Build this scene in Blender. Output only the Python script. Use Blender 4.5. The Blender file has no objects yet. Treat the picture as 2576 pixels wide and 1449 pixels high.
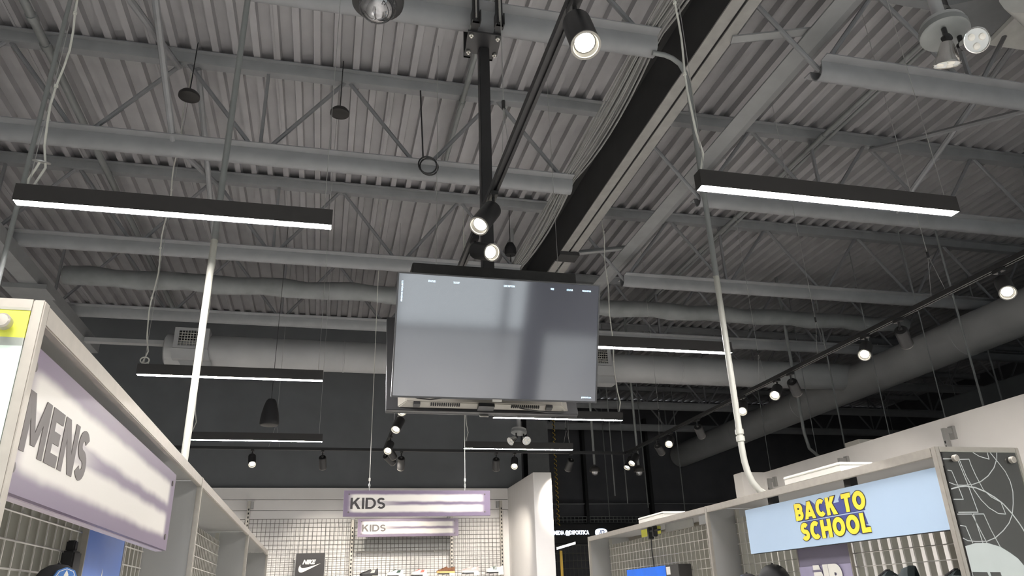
import bpy, bmesh, math, random
from mathutils import Vector, Matrix
random.seed(7)
C = bpy.context.scene.collection
S = bpy.context.scene
PI = math.pi

# ------------------------------------------------------------------ camera
EYE = 1.65                                   # eye height in metres; x right, y into the shop, z up
def cam_axes(pitch, roll, yaw):
    p, r, w = (math.radians(a) for a in (pitch, roll, yaw))
    f = Vector((math.sin(w)*math.cos(p), math.cos(w)*math.cos(p), math.sin(p)))
    rt = Vector((math.cos(w), -math.sin(w), 0)); up = rt.cross(f)
    return rt*math.cos(r)+up*math.sin(r), up*math.cos(r)-rt*math.sin(r), f
rt, up, fw = cam_axes(22.7567, -1.8903, 14.1476)
cd = bpy.data.cameras.new('camera'); cam = bpy.data.objects.new('camera', cd); C.objects.link(cam)
cd.sensor_width = 36; cd.sensor_fit = 'HORIZONTAL'; cd.lens = 36*1875.35/2576; cd.clip_start = .05
m = Matrix((rt, up, -fw)).transposed().to_4x4(); m.translation = (0, 0, EYE); cam.matrix_world = m
S.camera = cam

# ------------------------------------------------------------------ world and exposure
wd = bpy.data.worlds.new('World'); S.world = wd; wd.use_nodes = True
wb = wd.node_tree.nodes['Background']; wb.inputs[0].default_value = (.95, .98, 1, 1); wb.inputs[1].default_value = 1.3
S.view_settings.view_transform = 'Standard'; S.view_settings.look = 'None'
S.view_settings.gamma = 1; S.view_settings.use_curve_mapping = False
S.view_settings.exposure = 0.65
LENS_POWER = 230.0                            # radiance of the LED strips
SPOT_POWER = 34.0                            # watts of one track spotlight

# ------------------------------------------------------------------ materials
def mat(name, col, rough=.55, metal=0., var=.06, scale=12., bump=.0, spec=.5, emit=None, estr=0., coat=0.):
    m = bpy.data.materials.new(name); m.use_nodes = True
    nt = m.node_tree; b = nt.nodes['Principled BSDF']
    b.inputs['Roughness'].default_value = rough; b.inputs['Metallic'].default_value = metal
    b.inputs['Specular IOR Level'].default_value = spec
    b.inputs['Coat Weight'].default_value = coat
    tc = nt.nodes.new('ShaderNodeTexCoord')
    no = nt.nodes.new('ShaderNodeTexNoise'); no.inputs['Scale'].default_value = scale; no.inputs['Detail'].default_value = 4
    nt.links.new(tc.outputs['Object'], no.inputs['Vector'])
    mr = nt.nodes.new('ShaderNodeMapRange'); mr.inputs[1].default_value = .3; mr.inputs[2].default_value = .7
    mr.inputs[3].default_value = 1-var; mr.inputs[4].default_value = 1+var
    nt.links.new(no.outputs['Fac'], mr.inputs[0])
    mx = nt.nodes.new('ShaderNodeVectorMath'); mx.operation = 'SCALE'; mx.inputs[0].default_value = col[:3]
    nt.links.new(mr.outputs[0], mx.inputs['Scale']); nt.links.new(mx.outputs[0], b.inputs['Base Color'])
    if bump:
        bp = nt.nodes.new('ShaderNodeBump'); bp.inputs['Strength'].default_value = bump; bp.inputs['Distance'].default_value = .01
        nt.links.new(no.outputs['Fac'], bp.inputs['Height']); nt.links.new(bp.outputs[0], b.inputs['Normal'])
    if emit:
        b.inputs['Emission Color'].default_value = (*emit, 1); b.inputs['Emission Strength'].default_value = estr
    return m
M = {}
M['deck'] = mat('deck_grey_paint', (.338,.332,.342), .6, var=.10, scale=3., bump=.03)
M['joist'] = mat('joist_grey_paint', (.236,.241,.252), .5, var=.08, scale=8.)
M['beam'] = mat('beam_grey_paint', (.24,.245,.25), .5, var=.08, scale=6.)
M['girder'] = mat('girder_dark', (.028,.028,.029), .6, var=.15, scale=5.)  # web, top flange and splice plate darker than the bottom strips
M['flange'] = mat('girder_flange_paint', (.27,.265,.255), .55, var=.1, scale=10.)
M['duct'] = mat('duct_grey_paint', (.38,.385,.39), .45, var=.08, scale=2.5)
M['wrap'] = mat('wrapped_pipe_paint', (.22,.23,.235), .6, var=.16, scale=5., bump=.15)
M['darkwall'] = mat('charcoal_wall', (.118,.126,.134), .75, var=.08, scale=3.)
M['farwall'] = mat('black_wall', (.085,.085,.094), .8, var=.12, scale=3.)
M['white'] = mat('white_wall', (.72,.70,.685), .65, var=.02, scale=4.)
M['floor'] = mat('pale_floor', (.72,.71,.68), .28, var=.06, scale=1.2)
M['sidewall'] = mat('pale_side_wall', (.6,.59,.58), .7, var=.03)
M['column'] = mat('column_grey', (.19,.195,.205), .7, var=.05)
M['black'] = mat('black_metal', (.018,.018,.019), .42, var=.1)
M['blackm'] = mat('black_matt', (.012,.012,.013), .7, var=.1)
M['house'] = mat('dark_bronze_housing', (.03,.028,.027), .5, var=.05)
M['lens'] = mat('led_diffuser', (.9,.9,.9), .5, emit=(1,.962,.935), estr=LENS_POWER)
M['spotlens'] = mat('spot_lens', (.9,.9,.85), .3, emit=(1,.92,.74), estr=9.)
M['rim'] = mat('spot_rim', (.25,.24,.22), .4, metal=.5)
M['wire'] = mat('steel_wire', (.45,.45,.44), .4, metal=.6)
M['cord'] = mat('white_cord', (.62,.62,.57), .5)
M['cable'] = mat('grey_cable', (.21,.21,.205), .5, var=.1)
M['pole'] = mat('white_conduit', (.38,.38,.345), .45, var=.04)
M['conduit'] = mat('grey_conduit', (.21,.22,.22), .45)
M['steel'] = mat('brushed_steel', (.39,.365,.325), .45, metal=.65, var=.05, scale=40.)
M['steelp'] = mat('satin_grey_panel', (.33,.328,.318), .42, metal=.25, var=.03, scale=6.)
M['slat'] = mat('olive_grey_slat', (.34,.325,.28), .42, metal=.45, var=.05)
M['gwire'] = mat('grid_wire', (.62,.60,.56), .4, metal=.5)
M['chrome'] = mat('chrome', (.75,.74,.72), .12, metal=1., var=.02)
M['bolt'] = mat('zinc_bolt', (.65,.64,.6), .3, metal=.9)
M['domeg'] = mat('smoked_dome', (.30,.30,.31), .06, metal=.85, var=.3, scale=25.)
M['glass_led'] = mat('led_lamp_face', (.72,.74,.74), .25, var=.05)
M['purplepaint'] = mat('sign_edge', (.5,.44,.5), .5)
M['ink'] = mat('dark_print', (.028,.025,.026), .5)
M['inkb'] = mat('brown_grey_print', (.10,.088,.085), .5)
M['yellow'] = mat('yellow_print', (.86,.66,.04), .45, var=.02)
M['lemon'] = mat('lemon_print', (.80,.78,.10), .45, var=.03)
M['navy'] = mat('navy_print', (.045,.06,.24), .45)
M['skyblue'] = mat('sky_blue_print', (.39,.51,.66), .33, var=.03, scale=2.)
M['mint'] = mat('pale_mint_print', (.74,.82,.76), .3)
M['greyband'] = mat('grey_print', (.36,.36,.34), .4)
M['blackprint'] = mat('black_print', (.028,.026,.027), .35)
M['line'] = mat('pale_line_print', (.55,.54,.56), .4)
M['palegrey'] = mat('pale_grey_print', (.52,.53,.54), .4)
M['cobalt'] = mat('cobalt_card', (.0,.16,.86), .45)
M['blueposter'] = mat('blue_poster', (.10,.19,.52), .4, var=.03)
M['greypurple'] = mat('grey_purple_poster', (.20,.18,.25), .4, var=.1, scale=2.)
M['offwhite'] = mat('offwhite', (.82,.80,.74), .5)
M['cardwhite'] = mat('white_card', (.70,.68,.63), .55)
M['amber'] = mat('amber_coil', (.55,.36,.05), .5)
M['brown'] = mat('brown_suede', (.16,.07,.035), .8, var=.2, scale=60.)
M['gum'] = mat('gum_sole', (.62,.42,.16), .6)
M['pink'] = mat('pale_pink', (.66,.44,.43), .6)
M['coral'] = mat('coral', (.75,.16,.12), .6)
M['shoeblack'] = mat('black_upper', (.022,.022,.025), .6, var=.2, scale=40.)
M['teal'] = mat('dark_teal_upper', (.022,.034,.036), .55, var=.3, scale=30.)
M['hatdark'] = mat('charcoal_cotton', (.03,.03,.033), .9, var=.1, scale=50.)
M['hatblue'] = mat('blue_patch', (.07,.19,.50), .7)
M['green'] = mat('deep_green', (.02,.06,.045), .6)
M['rubber'] = mat('white_rubber', (.75,.75,.72), .6)
M['textglow'] = mat('screen_letters', (.2,.3,.5), .5, emit=(.55,.78,1), estr=1.6)
M['textglow2'] = mat('sign_letters', (.3,.35,.5), .5, emit=(.72,.82,1), estr=2.2)
M['tvback'] = mat('tv_back_shell', (.30,.285,.255), .38, metal=.2)
M['tvframe'] = mat('tv_bezel', (.03,.03,.032), .35)
M['bar'] = mat('mount_bar_black', (.020,.019,.018), .55, var=.25, scale=20.)
M['speaker'] = mat('speaker_black', (.022,.022,.024), .7)
M['tile'] = mat('ceiling_white_board', (.60,.60,.575), .7)
M['glass'] = mat('clear_glass', (.75,.85,.8), .05)
nt = M['glass'].node_tree; g = nt.nodes.new('ShaderNodeBsdfTransparent'); gl = nt.nodes.new('ShaderNodeBsdfGlossy')
gl.inputs['Roughness'].default_value = .02; mxs = nt.nodes.new('ShaderNodeMixShader'); mxs.inputs[0].default_value = .05
g.inputs[0].default_value = (.97,.99,.98,1)
nt.links.new(g.outputs[0], mxs.inputs[1]); nt.links.new(gl.outputs[0], mxs.inputs[2])
nt.links.new(mxs.outputs[0], nt.nodes['Material Output'].inputs['Surface'])
def screen_mat():
    m = bpy.data.materials.new('lcd_screen'); m.use_nodes = True; nt = m.node_tree
    b = nt.nodes['Principled BSDF']; b.inputs['Base Color'].default_value = (.012,.013,.018,1); b.inputs['Roughness'].default_value = .5
    b.inputs['Emission Color'].default_value = (.016,.018,.026,1); b.inputs['Emission Strength'].default_value = 1
    gl = nt.nodes.new('ShaderNodeBsdfGlossy'); gl.inputs['Roughness'].default_value = .075; gl.inputs[0].default_value = (.95,.96,1,1)
    mx = nt.nodes.new('ShaderNodeMixShader'); mx.inputs[0].default_value = .19
    nt.links.new(b.outputs[0], mx.inputs[1]); nt.links.new(gl.outputs[0], mx.inputs[2])
    nt.links.new(mx.outputs[0], nt.nodes['Material Output'].inputs['Surface'])
    return m
M['screen'] = screen_mat()
def sign_mat(name, L, H, lilac=(.148,.112,.172), white=(.58,.56,.52)):
    """printed light-tube graphic: two soft white bars on lilac; x along the sign, z up, in the panel's own metres"""
    m = bpy.data.materials.new(name); m.use_nodes = True; nt = m.node_tree; N = nt.nodes.new; K = nt.links.new
    b = nt.nodes['Principled BSDF']; b.inputs['Roughness'].default_value = .4
    tc = N('ShaderNodeTexCoord'); sp = N('ShaderNodeSeparateXYZ'); K(tc.outputs['Object'], sp.inputs[0])
    def mth(op, a, c=None):
        n = N('ShaderNodeMath'); n.operation = op
        for i, q in enumerate((a, c)):
            if q is None: continue
            if isinstance(q, (int, float)): n.inputs[i].default_value = q
            else: K(q, n.inputs[i])
        return n.outputs[0]
    def sm(x, a, c, lo=0., hi=1.):
        n = N('ShaderNodeMapRange'); n.interpolation_type = 'SMOOTHSTEP'
        n.inputs[1].default_value = a; n.inputs[2].default_value = c; n.inputs[3].default_value = lo; n.inputs[4].default_value = hi
        K(x, n.inputs[0]); return n.outputs[0]
    u = mth('DIVIDE', sp.outputs[0], L); v = mth('DIVIDE', sp.outputs[2], H)
    no = N('ShaderNodeTexNoise'); no.inputs['Scale'].default_value = 9; K(tc.outputs['Object'], no.inputs['Vector'])
    v = mth('ADD', v, mth('MULTIPLY', mth('SUBTRACT', no.outputs[0], .5), .06))
    ends = mth('MULTIPLY', sm(u, .02, .07), sm(u, .925, .965, 1., 0.))
    bars = mth('MAXIMUM', sm(mth('ABSOLUTE', mth('SUBTRACT', v, .295)), .08, .19, 1., 0.), sm(mth('ABSOLUTE', mth('SUBTRACT', v, .705)), .08, .19, 1., 0.))
    left = mth('MULTIPLY', mth('MULTIPLY', sm(u, .2, .42, 1., 0.), sm(mth('ABSOLUTE', mth('SUBTRACT', v, .5)), .24, .37, 1., 0.)), .72)
    k = mth('MULTIPLY', mth('MAXIMUM', bars, left), ends)
    mx = N('ShaderNodeMix'); mx.data_type = 'RGBA'; mx.inputs[6].default_value = (*lilac, 1); mx.inputs[7].default_value = (*white, 1)
    K(k, mx.inputs[0]); K(mx.outputs[2], b.inputs['Base Color'])
    return m

# ------------------------------------------------------------------ mesh helpers
def tag(o, label=None, cat=None, group=None, kind=None):
    for k, v in (('label', label), ('category', cat), ('group', group), ('kind', kind)):
        if v: o[k] = v
    return o
def empty(name, loc, rot=(0,0,0)):
    o = bpy.data.objects.new(name, None); C.objects.link(o); o.location = loc; o.rotation_euler = rot
    o.empty_display_size = .1
    return o
class MB:
    def __init__(s): s.v = []; s.f = []
    def add(s, vs, fs):
        k = len(s.v); s.v += [Vector(p) for p in vs]; s.f += [tuple(i+k for i in f) for f in fs]; return s
    def box(s, x0, x1, y0, y1, z0, z1):
        return s.add([(x,y,z) for z in (z0,z1) for y in (y0,y1) for x in (x0,x1)],
                     [(0,2,3,1),(4,5,7,6),(0,1,5,4),(2,6,7,3),(0,4,6,2),(1,3,7,5)])
    def hexa(s, lo, hi):                       # two quads of 4 points
        return s.add(list(lo)+list(hi), [(3,2,1,0),(4,5,6,7),(0,1,5,4),(1,2,6,5),(2,3,7,6),(3,0,4,7)])
    def prism_x(s, sec, x0, x1):               # closed section [(y,z)] swept along x
        n = len(sec)
        return s.add([(x0,y,z) for y,z in sec]+[(x1,y,z) for y,z in sec],
                     [tuple(range(n-1,-1,-1)), tuple(range(n,2*n))]+[(i,(i+1)%n,n+(i+1)%n,n+i) for i in range(n)])
    def prism_y(s, sec, y0, y1):               # closed section [(x,z)] swept along y
        n = len(sec)
        return s.add([(x,y0,z) for x,z in sec]+[(x,y1,z) for x,z in sec],
                     [tuple(range(n)), tuple(range(2*n-1,n-1,-1))]+[(i,n+i,n+(i+1)%n,(i+1)%n) for i in range(n)])
    def tube(s, pts, r, n=8):
        pts = [Vector(p) for p in pts]; rs = r if isinstance(r, (list,tuple)) else [r]*len(pts)
        k = len(s.v); prev = None
        for i, p in enumerate(pts):
            d = (pts[min(i+1,len(pts)-1)]-pts[max(i-1,0)]).normalized()
            a = prev-d*prev.dot(d) if prev is not None else (d.cross(Vector((0,0,1))) if abs(d.z) < .9 else d.cross(Vector((0,1,0))))
            a.normalize(); prev = a; b = d.cross(a)
            for j in range(n):
                t = 2*PI*j/n; s.v.append(p+(a*math.cos(t)+b*math.sin(t))*rs[i])
        for i in range(len(pts)-1):
            for j in range(n):
                q = (j+1) % n; s.f.append((k+i*n+j, k+i*n+q, k+(i+1)*n+q, k+(i+1)*n+j))
        s.f.append(tuple(k+j for j in range(n-1,-1,-1))); e = k+(len(pts)-1)*n; s.f.append(tuple(e+j for j in range(n)))
        return s
    def lathe(s, prof, o=(0,0,0), axis=(0,0,1), n=20, cap=True):   # profile [(radius, height along axis)]
        ax = Vector(axis).normalized(); a = ax.cross(Vector((0,1,0))) if abs(ax.y) < .9 else ax.cross(Vector((1,0,0)))
        a.normalize(); b = ax.cross(a); o = Vector(o); k = len(s.v)
        for r, h in prof:
            for j in range(n):
                t = 2*PI*j/n; s.v.append(o+ax*h+(a*math.cos(t)+b*math.sin(t))*max(r,1e-5))
        for i in range(len(prof)-1):
            for j in range(n):
                q = (j+1) % n; s.f.append((k+i*n+j, k+i*n+q, k+(i+1)*n+q, k+(i+1)*n+j))
        if not cap: return s
        s.f.append(tuple(k+j for j in range(n-1,-1,-1))); e = k+(len(prof)-1)*n; s.f.append(tuple(e+j for j in range(n)))
        return s
    def outline(s, pts, y0, y1):               # polygon [(x,z)] given thickness along y
        n = len(pts)
        return s.add([(x,y0,z) for x,z in pts]+[(x,y1,z) for x,z in pts],
                     [tuple(range(n)), tuple(range(2*n-1,n-1,-1))]+[(i,n+i,n+(i+1)%n,(i+1)%n) for i in range(n)])
    def ribbon(s, pts, w, y0, y1):             # flat stroke along [(x,z)]
        for (xa,za),(xb,zb) in zip(pts, pts[1:]):
            d = Vector((xb-xa, zb-za)); L = d.length or 1e-6; d /= L; nx, nz = -d.y*w/2, d.x*w/2; ex, ez = d.x*w*.3, d.y*w*.3
            s.outline([(xa+nx-ex,za+nz-ez),(xa-nx-ex,za-nz-ez),(xb-nx+ex,zb-nz+ez),(xb+nx+ex,zb+nz+ez)], y0, y1)
        return s
    def build(s, name, mt, parent=None, smooth=False, local=False, bevel=0.):
        off = Vector((0,0,0))
        if parent is None and not local:
            xs = [p.x for p in s.v]; ys = [p.y for p in s.v]
            off = Vector(((min(xs)+max(xs))/2, (min(ys)+max(ys))/2, min(p.z for p in s.v)))
        elif parent is not None and not local:
            q = parent
            while q is not None: off = off+q.location; q = q.parent
        me = bpy.data.meshes.new(name); me.from_pydata([p-off for p in s.v], [], s.f)
        bm = bmesh.new(); bm.from_mesh(me); bmesh.ops.recalc_face_normals(bm, faces=bm.faces)
        if bevel: bmesh.ops.bevel(bm, geom=[e for e in bm.edges if e.calc_face_angle(0) > .6], offset=bevel, segments=2, affect='EDGES', clamp_overlap=True)
        bm.to_mesh(me); bm.free()
        if smooth:
            me.polygons.foreach_set('use_smooth', [True]*len(me.polygons)); me.set_sharp_from_angle(angle=math.radians(38))
        me.materials.append(M[mt] if isinstance(mt, str) else mt)
        o = bpy.data.objects.new(name, me); C.objects.link(o)
        if parent is not None: o.parent = parent
        elif not local: o.location = off
        return o
def copy_tree(o, parent=None):
    c = o.copy(); C.objects.link(c); c.parent = parent
    for k in ('label','category','group'):
        pass
    for ch in list(o.children): copy_tree(ch, c)
    return c
def text(body, w, h, mt, name, parent, x0, z0, y, ext=.0008, bold=.0, rot=0., shear=0., fit=True):
    """lettering in the parent's own x-z plane, facing -y, w x h metres from (x0, z0)"""
    cu = bpy.data.curves.new(name, 'FONT'); cu.body = body; cu.size = 1; cu.offset = bold; cu.extrude = .01; cu.resolution_u = 4; cu.shear = shear
    cu.space_character = 1.0
    t = bpy.data.objects.new(name, cu); C.objects.link(t); dg = bpy.context.evaluated_depsgraph_get(); dg.update()
    me = bpy.data.meshes.new_from_object(t.evaluated_get(dg)); bpy.data.objects.remove(t)
    xs = [v.co.x for v in me.vertices]; ys = [v.co.y for v in me.vertices]
    sx = w/(max(xs)-min(xs)); sy = h/(max(ys)-min(ys)); mx, my = min(xs), min(ys)
    c, s = math.cos(rot), math.sin(rot)
    for v in me.vertices:
        a, b = (v.co.x-mx)*sx, (v.co.y-my)*sy
        v.co = (x0+a*c-b*s, y-(ext if v.co.z > 0 else 0), z0+a*s+b*c)
    me.materials.clear(); me.materials.append(M[mt]); me.name = name
    o = bpy.data.objects.new(name, me); C.objects.link(o); o.parent = parent
    return o
def mitre(pts, w, closed):
    P = [Vector(p) for p in pts]; n = len(P); L = []; Q = []
    for i, p in enumerate(P):
        a = P[i-1] if (closed or i > 0) else None; b = P[(i+1) % n] if (closed or i < n-1) else None
        d0 = (p-a).normalized() if a is not None else (b-p).normalized(); d1 = (b-p).normalized() if b is not None else d0
        n0 = Vector((-d0.y,d0.x)); n1 = Vector((-d1.y,d1.x)); m_ = n0+n1
        if m_.length < 1e-3: m_ = n0
        m_.normalize(); k = min(1/max(m_.dot(n0),.2), 2.2)*w/2
        L.append(p+m_*k); Q.append(p-m_*k)
    return L, Q
def arc(cx, cy, rx, ry, a0, a1, n=14):
    return [(cx+rx*math.cos(math.radians(a0+(a1-a0)*i/n)), cy+ry*math.sin(math.radians(a0+(a1-a0)*i/n))) for i in range(n+1)]
def glyph(c, t):
    a = t/2; q = (1-t)/4
    if c == 'K': return .78, [([(a,0),(a,1)],0),([(.74,1),(.74-t*1.3,1),(t*.6,.50),(t*.6,.24)],2),([(.78,0),(.78-t*1.25,0),(.26,.52),(.26+t*.75,.68)],2)]
    if c == 'I': return t, [([(a,0),(a,1)],0)]
    if c == 'D': return .80, [([(a,a),(a,1-a)]+arc(.36,.5,.44-a,.5-a,90,-90),1)]
    if c == 'S': return .62, [(arc(.31,1-a-q,.31-a,q,28,270)+arc(.31,a+q,.31-a,q,90,-152)[1:],0)]
    if c == 'M': return 1.0, [([(a,0),(a,1)],0),([(1-a,0),(1-a,1)],0),([(.02,1),(t*1.12,1),(.5+t*.42,.16),(.5-t*.42,.16)],2),([(.98,1),(1-t*1.12,1),(.5-t*.42,.16),(.5+t*.42,.16)],2)]
    if c == 'E': return .58, [([(.58,1-a),(a,1-a),(a,a),(.58,a)],0),([(a,.5),(.53,.5)],0)]
    if c == 'N': return .80, [([(a,0),(a,1)],0),([(.80-a,0),(.80-a,1)],0),([(.01,1),(t*1.2,1),(.79,0),(.80-t*1.2,0)],2)]
    if c == 'B': return .68, [([(a,0),(a,1)],0),([(a,1-a),(.30,1-a)]+arc(.34,1-a-q,.32-a,q,90,-90)+[(.30,.5),(a,.5)],0),([(a,.5),(.34,.5)]+arc(.36,a+q,.32-a,q,90,-90)+[(.30,a),(a,a)],0)]
    if c == 'A': return .88, [([(0,0),(t*1.05,0),(.44+t*.5,1),(.44-t*.5,1)],2),([(.88,0),(.88-t*1.05,0),(.44-t*.5,1),(.44+t*.5,1)],2),([(.22,.26),(.66,.26)],0)]
    if c == 'C': return .72, [(arc(.40,.5,.40-a,.5-a,48,312,20),0)]
    if c == 'T': return .66, [([(0,1-a),(.66,1-a)],0),([(.33,0),(.33,1-a)],0)]
    if c == 'O': return .84, [(arc(.42,.5,.42-a,.5-a,0,345,23),1)]
    if c == 'H': return .74, [([(a,0),(a,1)],0),([(.74-a,0),(.74-a,1)],0),([(a,.5),(.74-a,.5)],0)]
    if c == 'L': return .56, [([(a,1),(a,a),(.56,a)],0)]
    return .24, []
def lettering(word, w, h, t, mt, name, parent, x0, z0, y, ext=.001, fat=0., gap=.09):
    """cut letters of constant stroke in the parent's x-z plane, facing -y; fat widens the stroke"""
    x = 0; G = []
    for c in word:
        gw, st = glyph(c, t); G.append([([(px+x,pz) for px,pz in p],cl) for p,cl in st]); x += gw+gap
    W_ = x-gap; si = 0
    for S_ in G:                                  # each letter is a part of its own
        if not S_: continue
        b = MB()
        for p, cl in S_:
            e_ = ext+si*1.2e-5; si += 1
            if cl == 2:
                A_ = sum(p[i][0]*p[(i+1)%4][1]-p[(i+1)%4][0]*p[i][1] for i in range(4))
                L_, Q_ = mitre(p, fat+1e-5, 1); o4 = Q_ if A_ > 0 else L_
                lo = [(x0+v.x/W_*w, y, z0+v.y*h) for v in o4]; b.hexa(lo, [(a_, y-e_, c_) for a_,_,c_ in lo]); continue
            L_, Q_ = mitre(p, t+fat, cl); n = len(p)
            for i in range(n if cl else n-1):
                j = (i+1) % n; q4 = [L_[i],L_[j],Q_[j],Q_[i]]
                lo = [(x0+v.x/W_*w, y, z0+v.y*h) for v in q4]; b.hexa(lo, [(a_, y-e_, c_) for a_,_,c_ in lo])
        b.build(name, mt, parent, local=True)
def struct(o): o['kind'] = 'structure'; return o

# ------------------------------------------------------------------ the shell
Z = lambda r: EYE+r
DECK = Z(4.0)
struct(MB().box(-7,13,-7,16,-.1,0).build('floor','floor'))
# corrugated roof deck: sheets of six flutes, lying side by side
ceil = struct(empty('ceiling', (3, 5, DECK)))
P = .1524; X0 = -7.0; NS = 22
def sheet():
    prof = []
    for i in range(6):
        a = i*P
        prof += [(a-.014,0),(a+.036,0),(a+.045,.058),(a+.1294,.058)]
    prof += [(6*P-.014,0),(6*P+.004,-.004),(6*P+.004,-.0075),(6*P-.014,-.003)]   # side lap lip
    b = MB(); n = len(prof)
    vs = [(x,y,z) for y in (-5.,16.) for x,z in prof]
    b.add(vs, [(i,i+1,n+i+1,n+i) for i in range(n-1)])
    # thickness skin on top so that no light passes
    return b
sh = sheet(); me0 = None
for k in range(NS):
    if me0 is None:
        o = sh.build('deck_sheet','deck',None,local=True); me0 = o.data
    else:
        o = bpy.data.objects.new('deck_sheet', me0); C.objects.link(o)
    o.parent = ceil; o.location = (X0+k*6*P-3, -5, 0)
MB().box(-7,13.1,-7,16,DECK+.07,DECK+.14).build('roof_board','deck',ceil)
# back wall: white panels with narrow seams, charcoal above
wbk = struct(empty('wall_back', (-2, 10.8, 0)))
for z0, z1 in ((0,1.6),(1.603,2.852),(2.858,2.992),(2.999,3.15)):
    for x0, x1 in ((-7,-3.2),(-3.197,2.55)):
        MB().box(x0,x1,10.75,10.80,z0,z1).build('wall_panel','white',wbk)
struct(MB().box(-7,2.78,10.80,10.95,0,DECK-.005).build('wall_back_upper','darkwall'))
wre = struct(empty('wall_return', (2.66, 10, 0)))
MB().box(2.545,2.785,9.32,10.80,0,3.15).build('wall_core','white',wre, bevel=.004)
struct(MB().box(-7,13,15.0,15.15,0,DECK-.005).build('wall_far','farwall'))
wr = struct(empty('wall_right', (5.7, 4, 0)))
MB().box(5.62,5.74,-2.0,9.0,0,3.115).build('wall_panel','white',wr)
MB().box(5.30,5.74,9.0,9.22,0,3.12).build('wall_end','white',wr,bevel=.004)
struct(MB().box(12.9,13.05,-7,15,0,DECK).build('wall_far_right','farwall'))
struct(MB().box(-7.15,-7,-7,16,0,DECK).build('wall_left','sidewall'))
# shop front behind the photographer: header wall over glazing
wf = struct(empty('wall_front', (3,-7,0)))
MB().box(-7,13,-7.15,-7,3.0,DECK).build('header_wall','sidewall',wf)
for x0, x1 in ((-7,-5),(11,13)): MB().box(x0,x1,-7.15,-7,0,3.0).build('pier','sidewall',wf)
for x in (-3,-1,1,3.1,5,7,9): MB().box(x-.05,x+.05,-7.15,-7,0,3.0).build('mullion','black',wf)
MB().box(-5,11,-7.15,-7,0,.06).build('sill','steelp',wf)
MB().box(-5,11,-7.09,-7.07,.06,3.0).build('pane','glass',wf)
tag(MB().box(3.25,3.62,12.2,12.5,0,DECK).build('column','column'), 'grey boxed column rising behind the white return wall', 'column')

# ------------------------------------------------------------------ steel joists
JY = [-1.95,-.18,1.59,3.37,5.09,6.88,8.70,10.45,12.2,13.95]
def joist(name, y, x0, x1, nodes, label, n0):
    t = empty(name, ((x0+x1)/2, y, Z(3.08)))
    tag(t, label, 'joist', 'open-web roof joists')
    top = DECK-.006
    MB().prism_x([(y-.085,top),(y-.085,top-.008),(y-.055,top-.012),(y-.045,top-.075),(y-.036,top-.088),(y+.036,top-.088),(y+.045,top-.075),(y+.055,top-.012),(y+.085,top-.008),(y+.085,top)], x0-(.5 if x0 > 0 else 0), x1+.45 if x1 < 2.3 else x1).build('top_chord','joist',t,smooth=True)
    z = Z(3.08)
    half = [(-.128,.112),(-.128,.104),(-.064,.100),(-.060,.060),(-.050,.028),(-.032,.008),(-.012,0)]
    inner = [(-.012,.008),(-.028,.014),(-.043,.032),(-.052,.062),(-.056,.106)]
    sec = half+[(-a,b) for a,b in half[::-1]]+[(-a,b) for a,b in inner[::-1]]+inner
    MB().prism_x([(y+a,z+b) for a,b in sec], x0, x1).build('bottom_chord','joist',t,smooth=True)
    zb, zt = z+.07, top-.05; k = 0
    xs = []; q = n0
    while q > x0-.7: q -= 1.226
    while q < x1+.7: xs.append(q); q += 1.226
    for q in xs:
        for xt in (q-.613, q+.613):
            if x0+.02 < q < x1-.0 and x0-(.62 if x0 > 0 else .0) < xt < x1+.3:
                e = Vector((xt,y,zt)); s = Vector((q,y,zb))
                MB().tube([s,e], .017, 8).build('web_member','joist',t,smooth=True)
    for q in xs[::2]:
        if x0+.3 < q < x1-.3: MB().box(q-.012,q+.012,y-.012,y+.012,zb,zt).build('web_post','joist',t)
    return t
ordn = ['first','second','third','fourth','fifth','sixth','seventh','eighth']
for i, y in enumerate(JY):
    if i < 3: continue                     # nothing of the joists behind the camera shows
    if y < 10:
        lab = ('left-hand roof joist passing behind the camera, span %d' % (i+1)) if i < 3 else \
              ['','','','nearest left-hand grey roof joist, carrying the television bracket','left-hand grey roof joist just behind the left pendant light','left-hand grey roof joist running level above the television top','farthest left-hand grey roof joist, above the round cross duct'][i]
        joist('roof_joist', y, -7 if i > 2 else -7, 1.81, None, lab, -.65)
    lab = ('right-hand roof joist passing behind the camera, span %d' % (i+1)) if i < 3 else \
          ['','','','nearest right-hand grey roof joist below the twin lamp fixture','right-hand grey roof joist just behind the right pendant light','third right-hand grey roof joist, meeting the far track line','fourth right-hand grey roof joist beyond the wrapped pipe','first dark roof joist beyond the round cross duct','second dark roof joist beyond the round cross duct','farthest dark roof joist by the black far wall'][i]
    joist('roof_joist', y, 2.96, 12.9, None, lab, 3.60-.613)

# girder between the two joist fields
gd = empty('roof_girder', (2.38, 5, Z(3.44))); tag(gd, 'dark steel girder running away from the camera between the joists', 'girder')
zb = Z(3.44)
MB().box(2.335,2.430,-5,14.9,zb+.02,DECK-.05).build('web_plate','girder',gd)
MB().box(2.29,2.475,-5,14.9,DECK-.07,DECK-.04).build('top_flange','girder',gd)
for x0, x1 in ((2.288,2.372),(2.393,2.477)): MB().prism_y([(x0,zb),(x1,zb),(x1,zb+.012),(x1-.02,zb+.02),(x0+.02,zb+.02),(x0,zb+.012)],-5,6.93).build('bottom_flange_strip','flange',gd)
for x0, x1 in ((2.288,2.372),(2.393,2.477)): MB().prism_y([(x0,zb-.02),(x1,zb-.02),(x1,zb),(x0,zb)],6.97,14.9).build('bottom_flange_strip','flange',gd)
MB().box(2.27,2.49,6.86,7.04,zb-.045,zb-.005).build('splice_plate','girder',gd)
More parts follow.
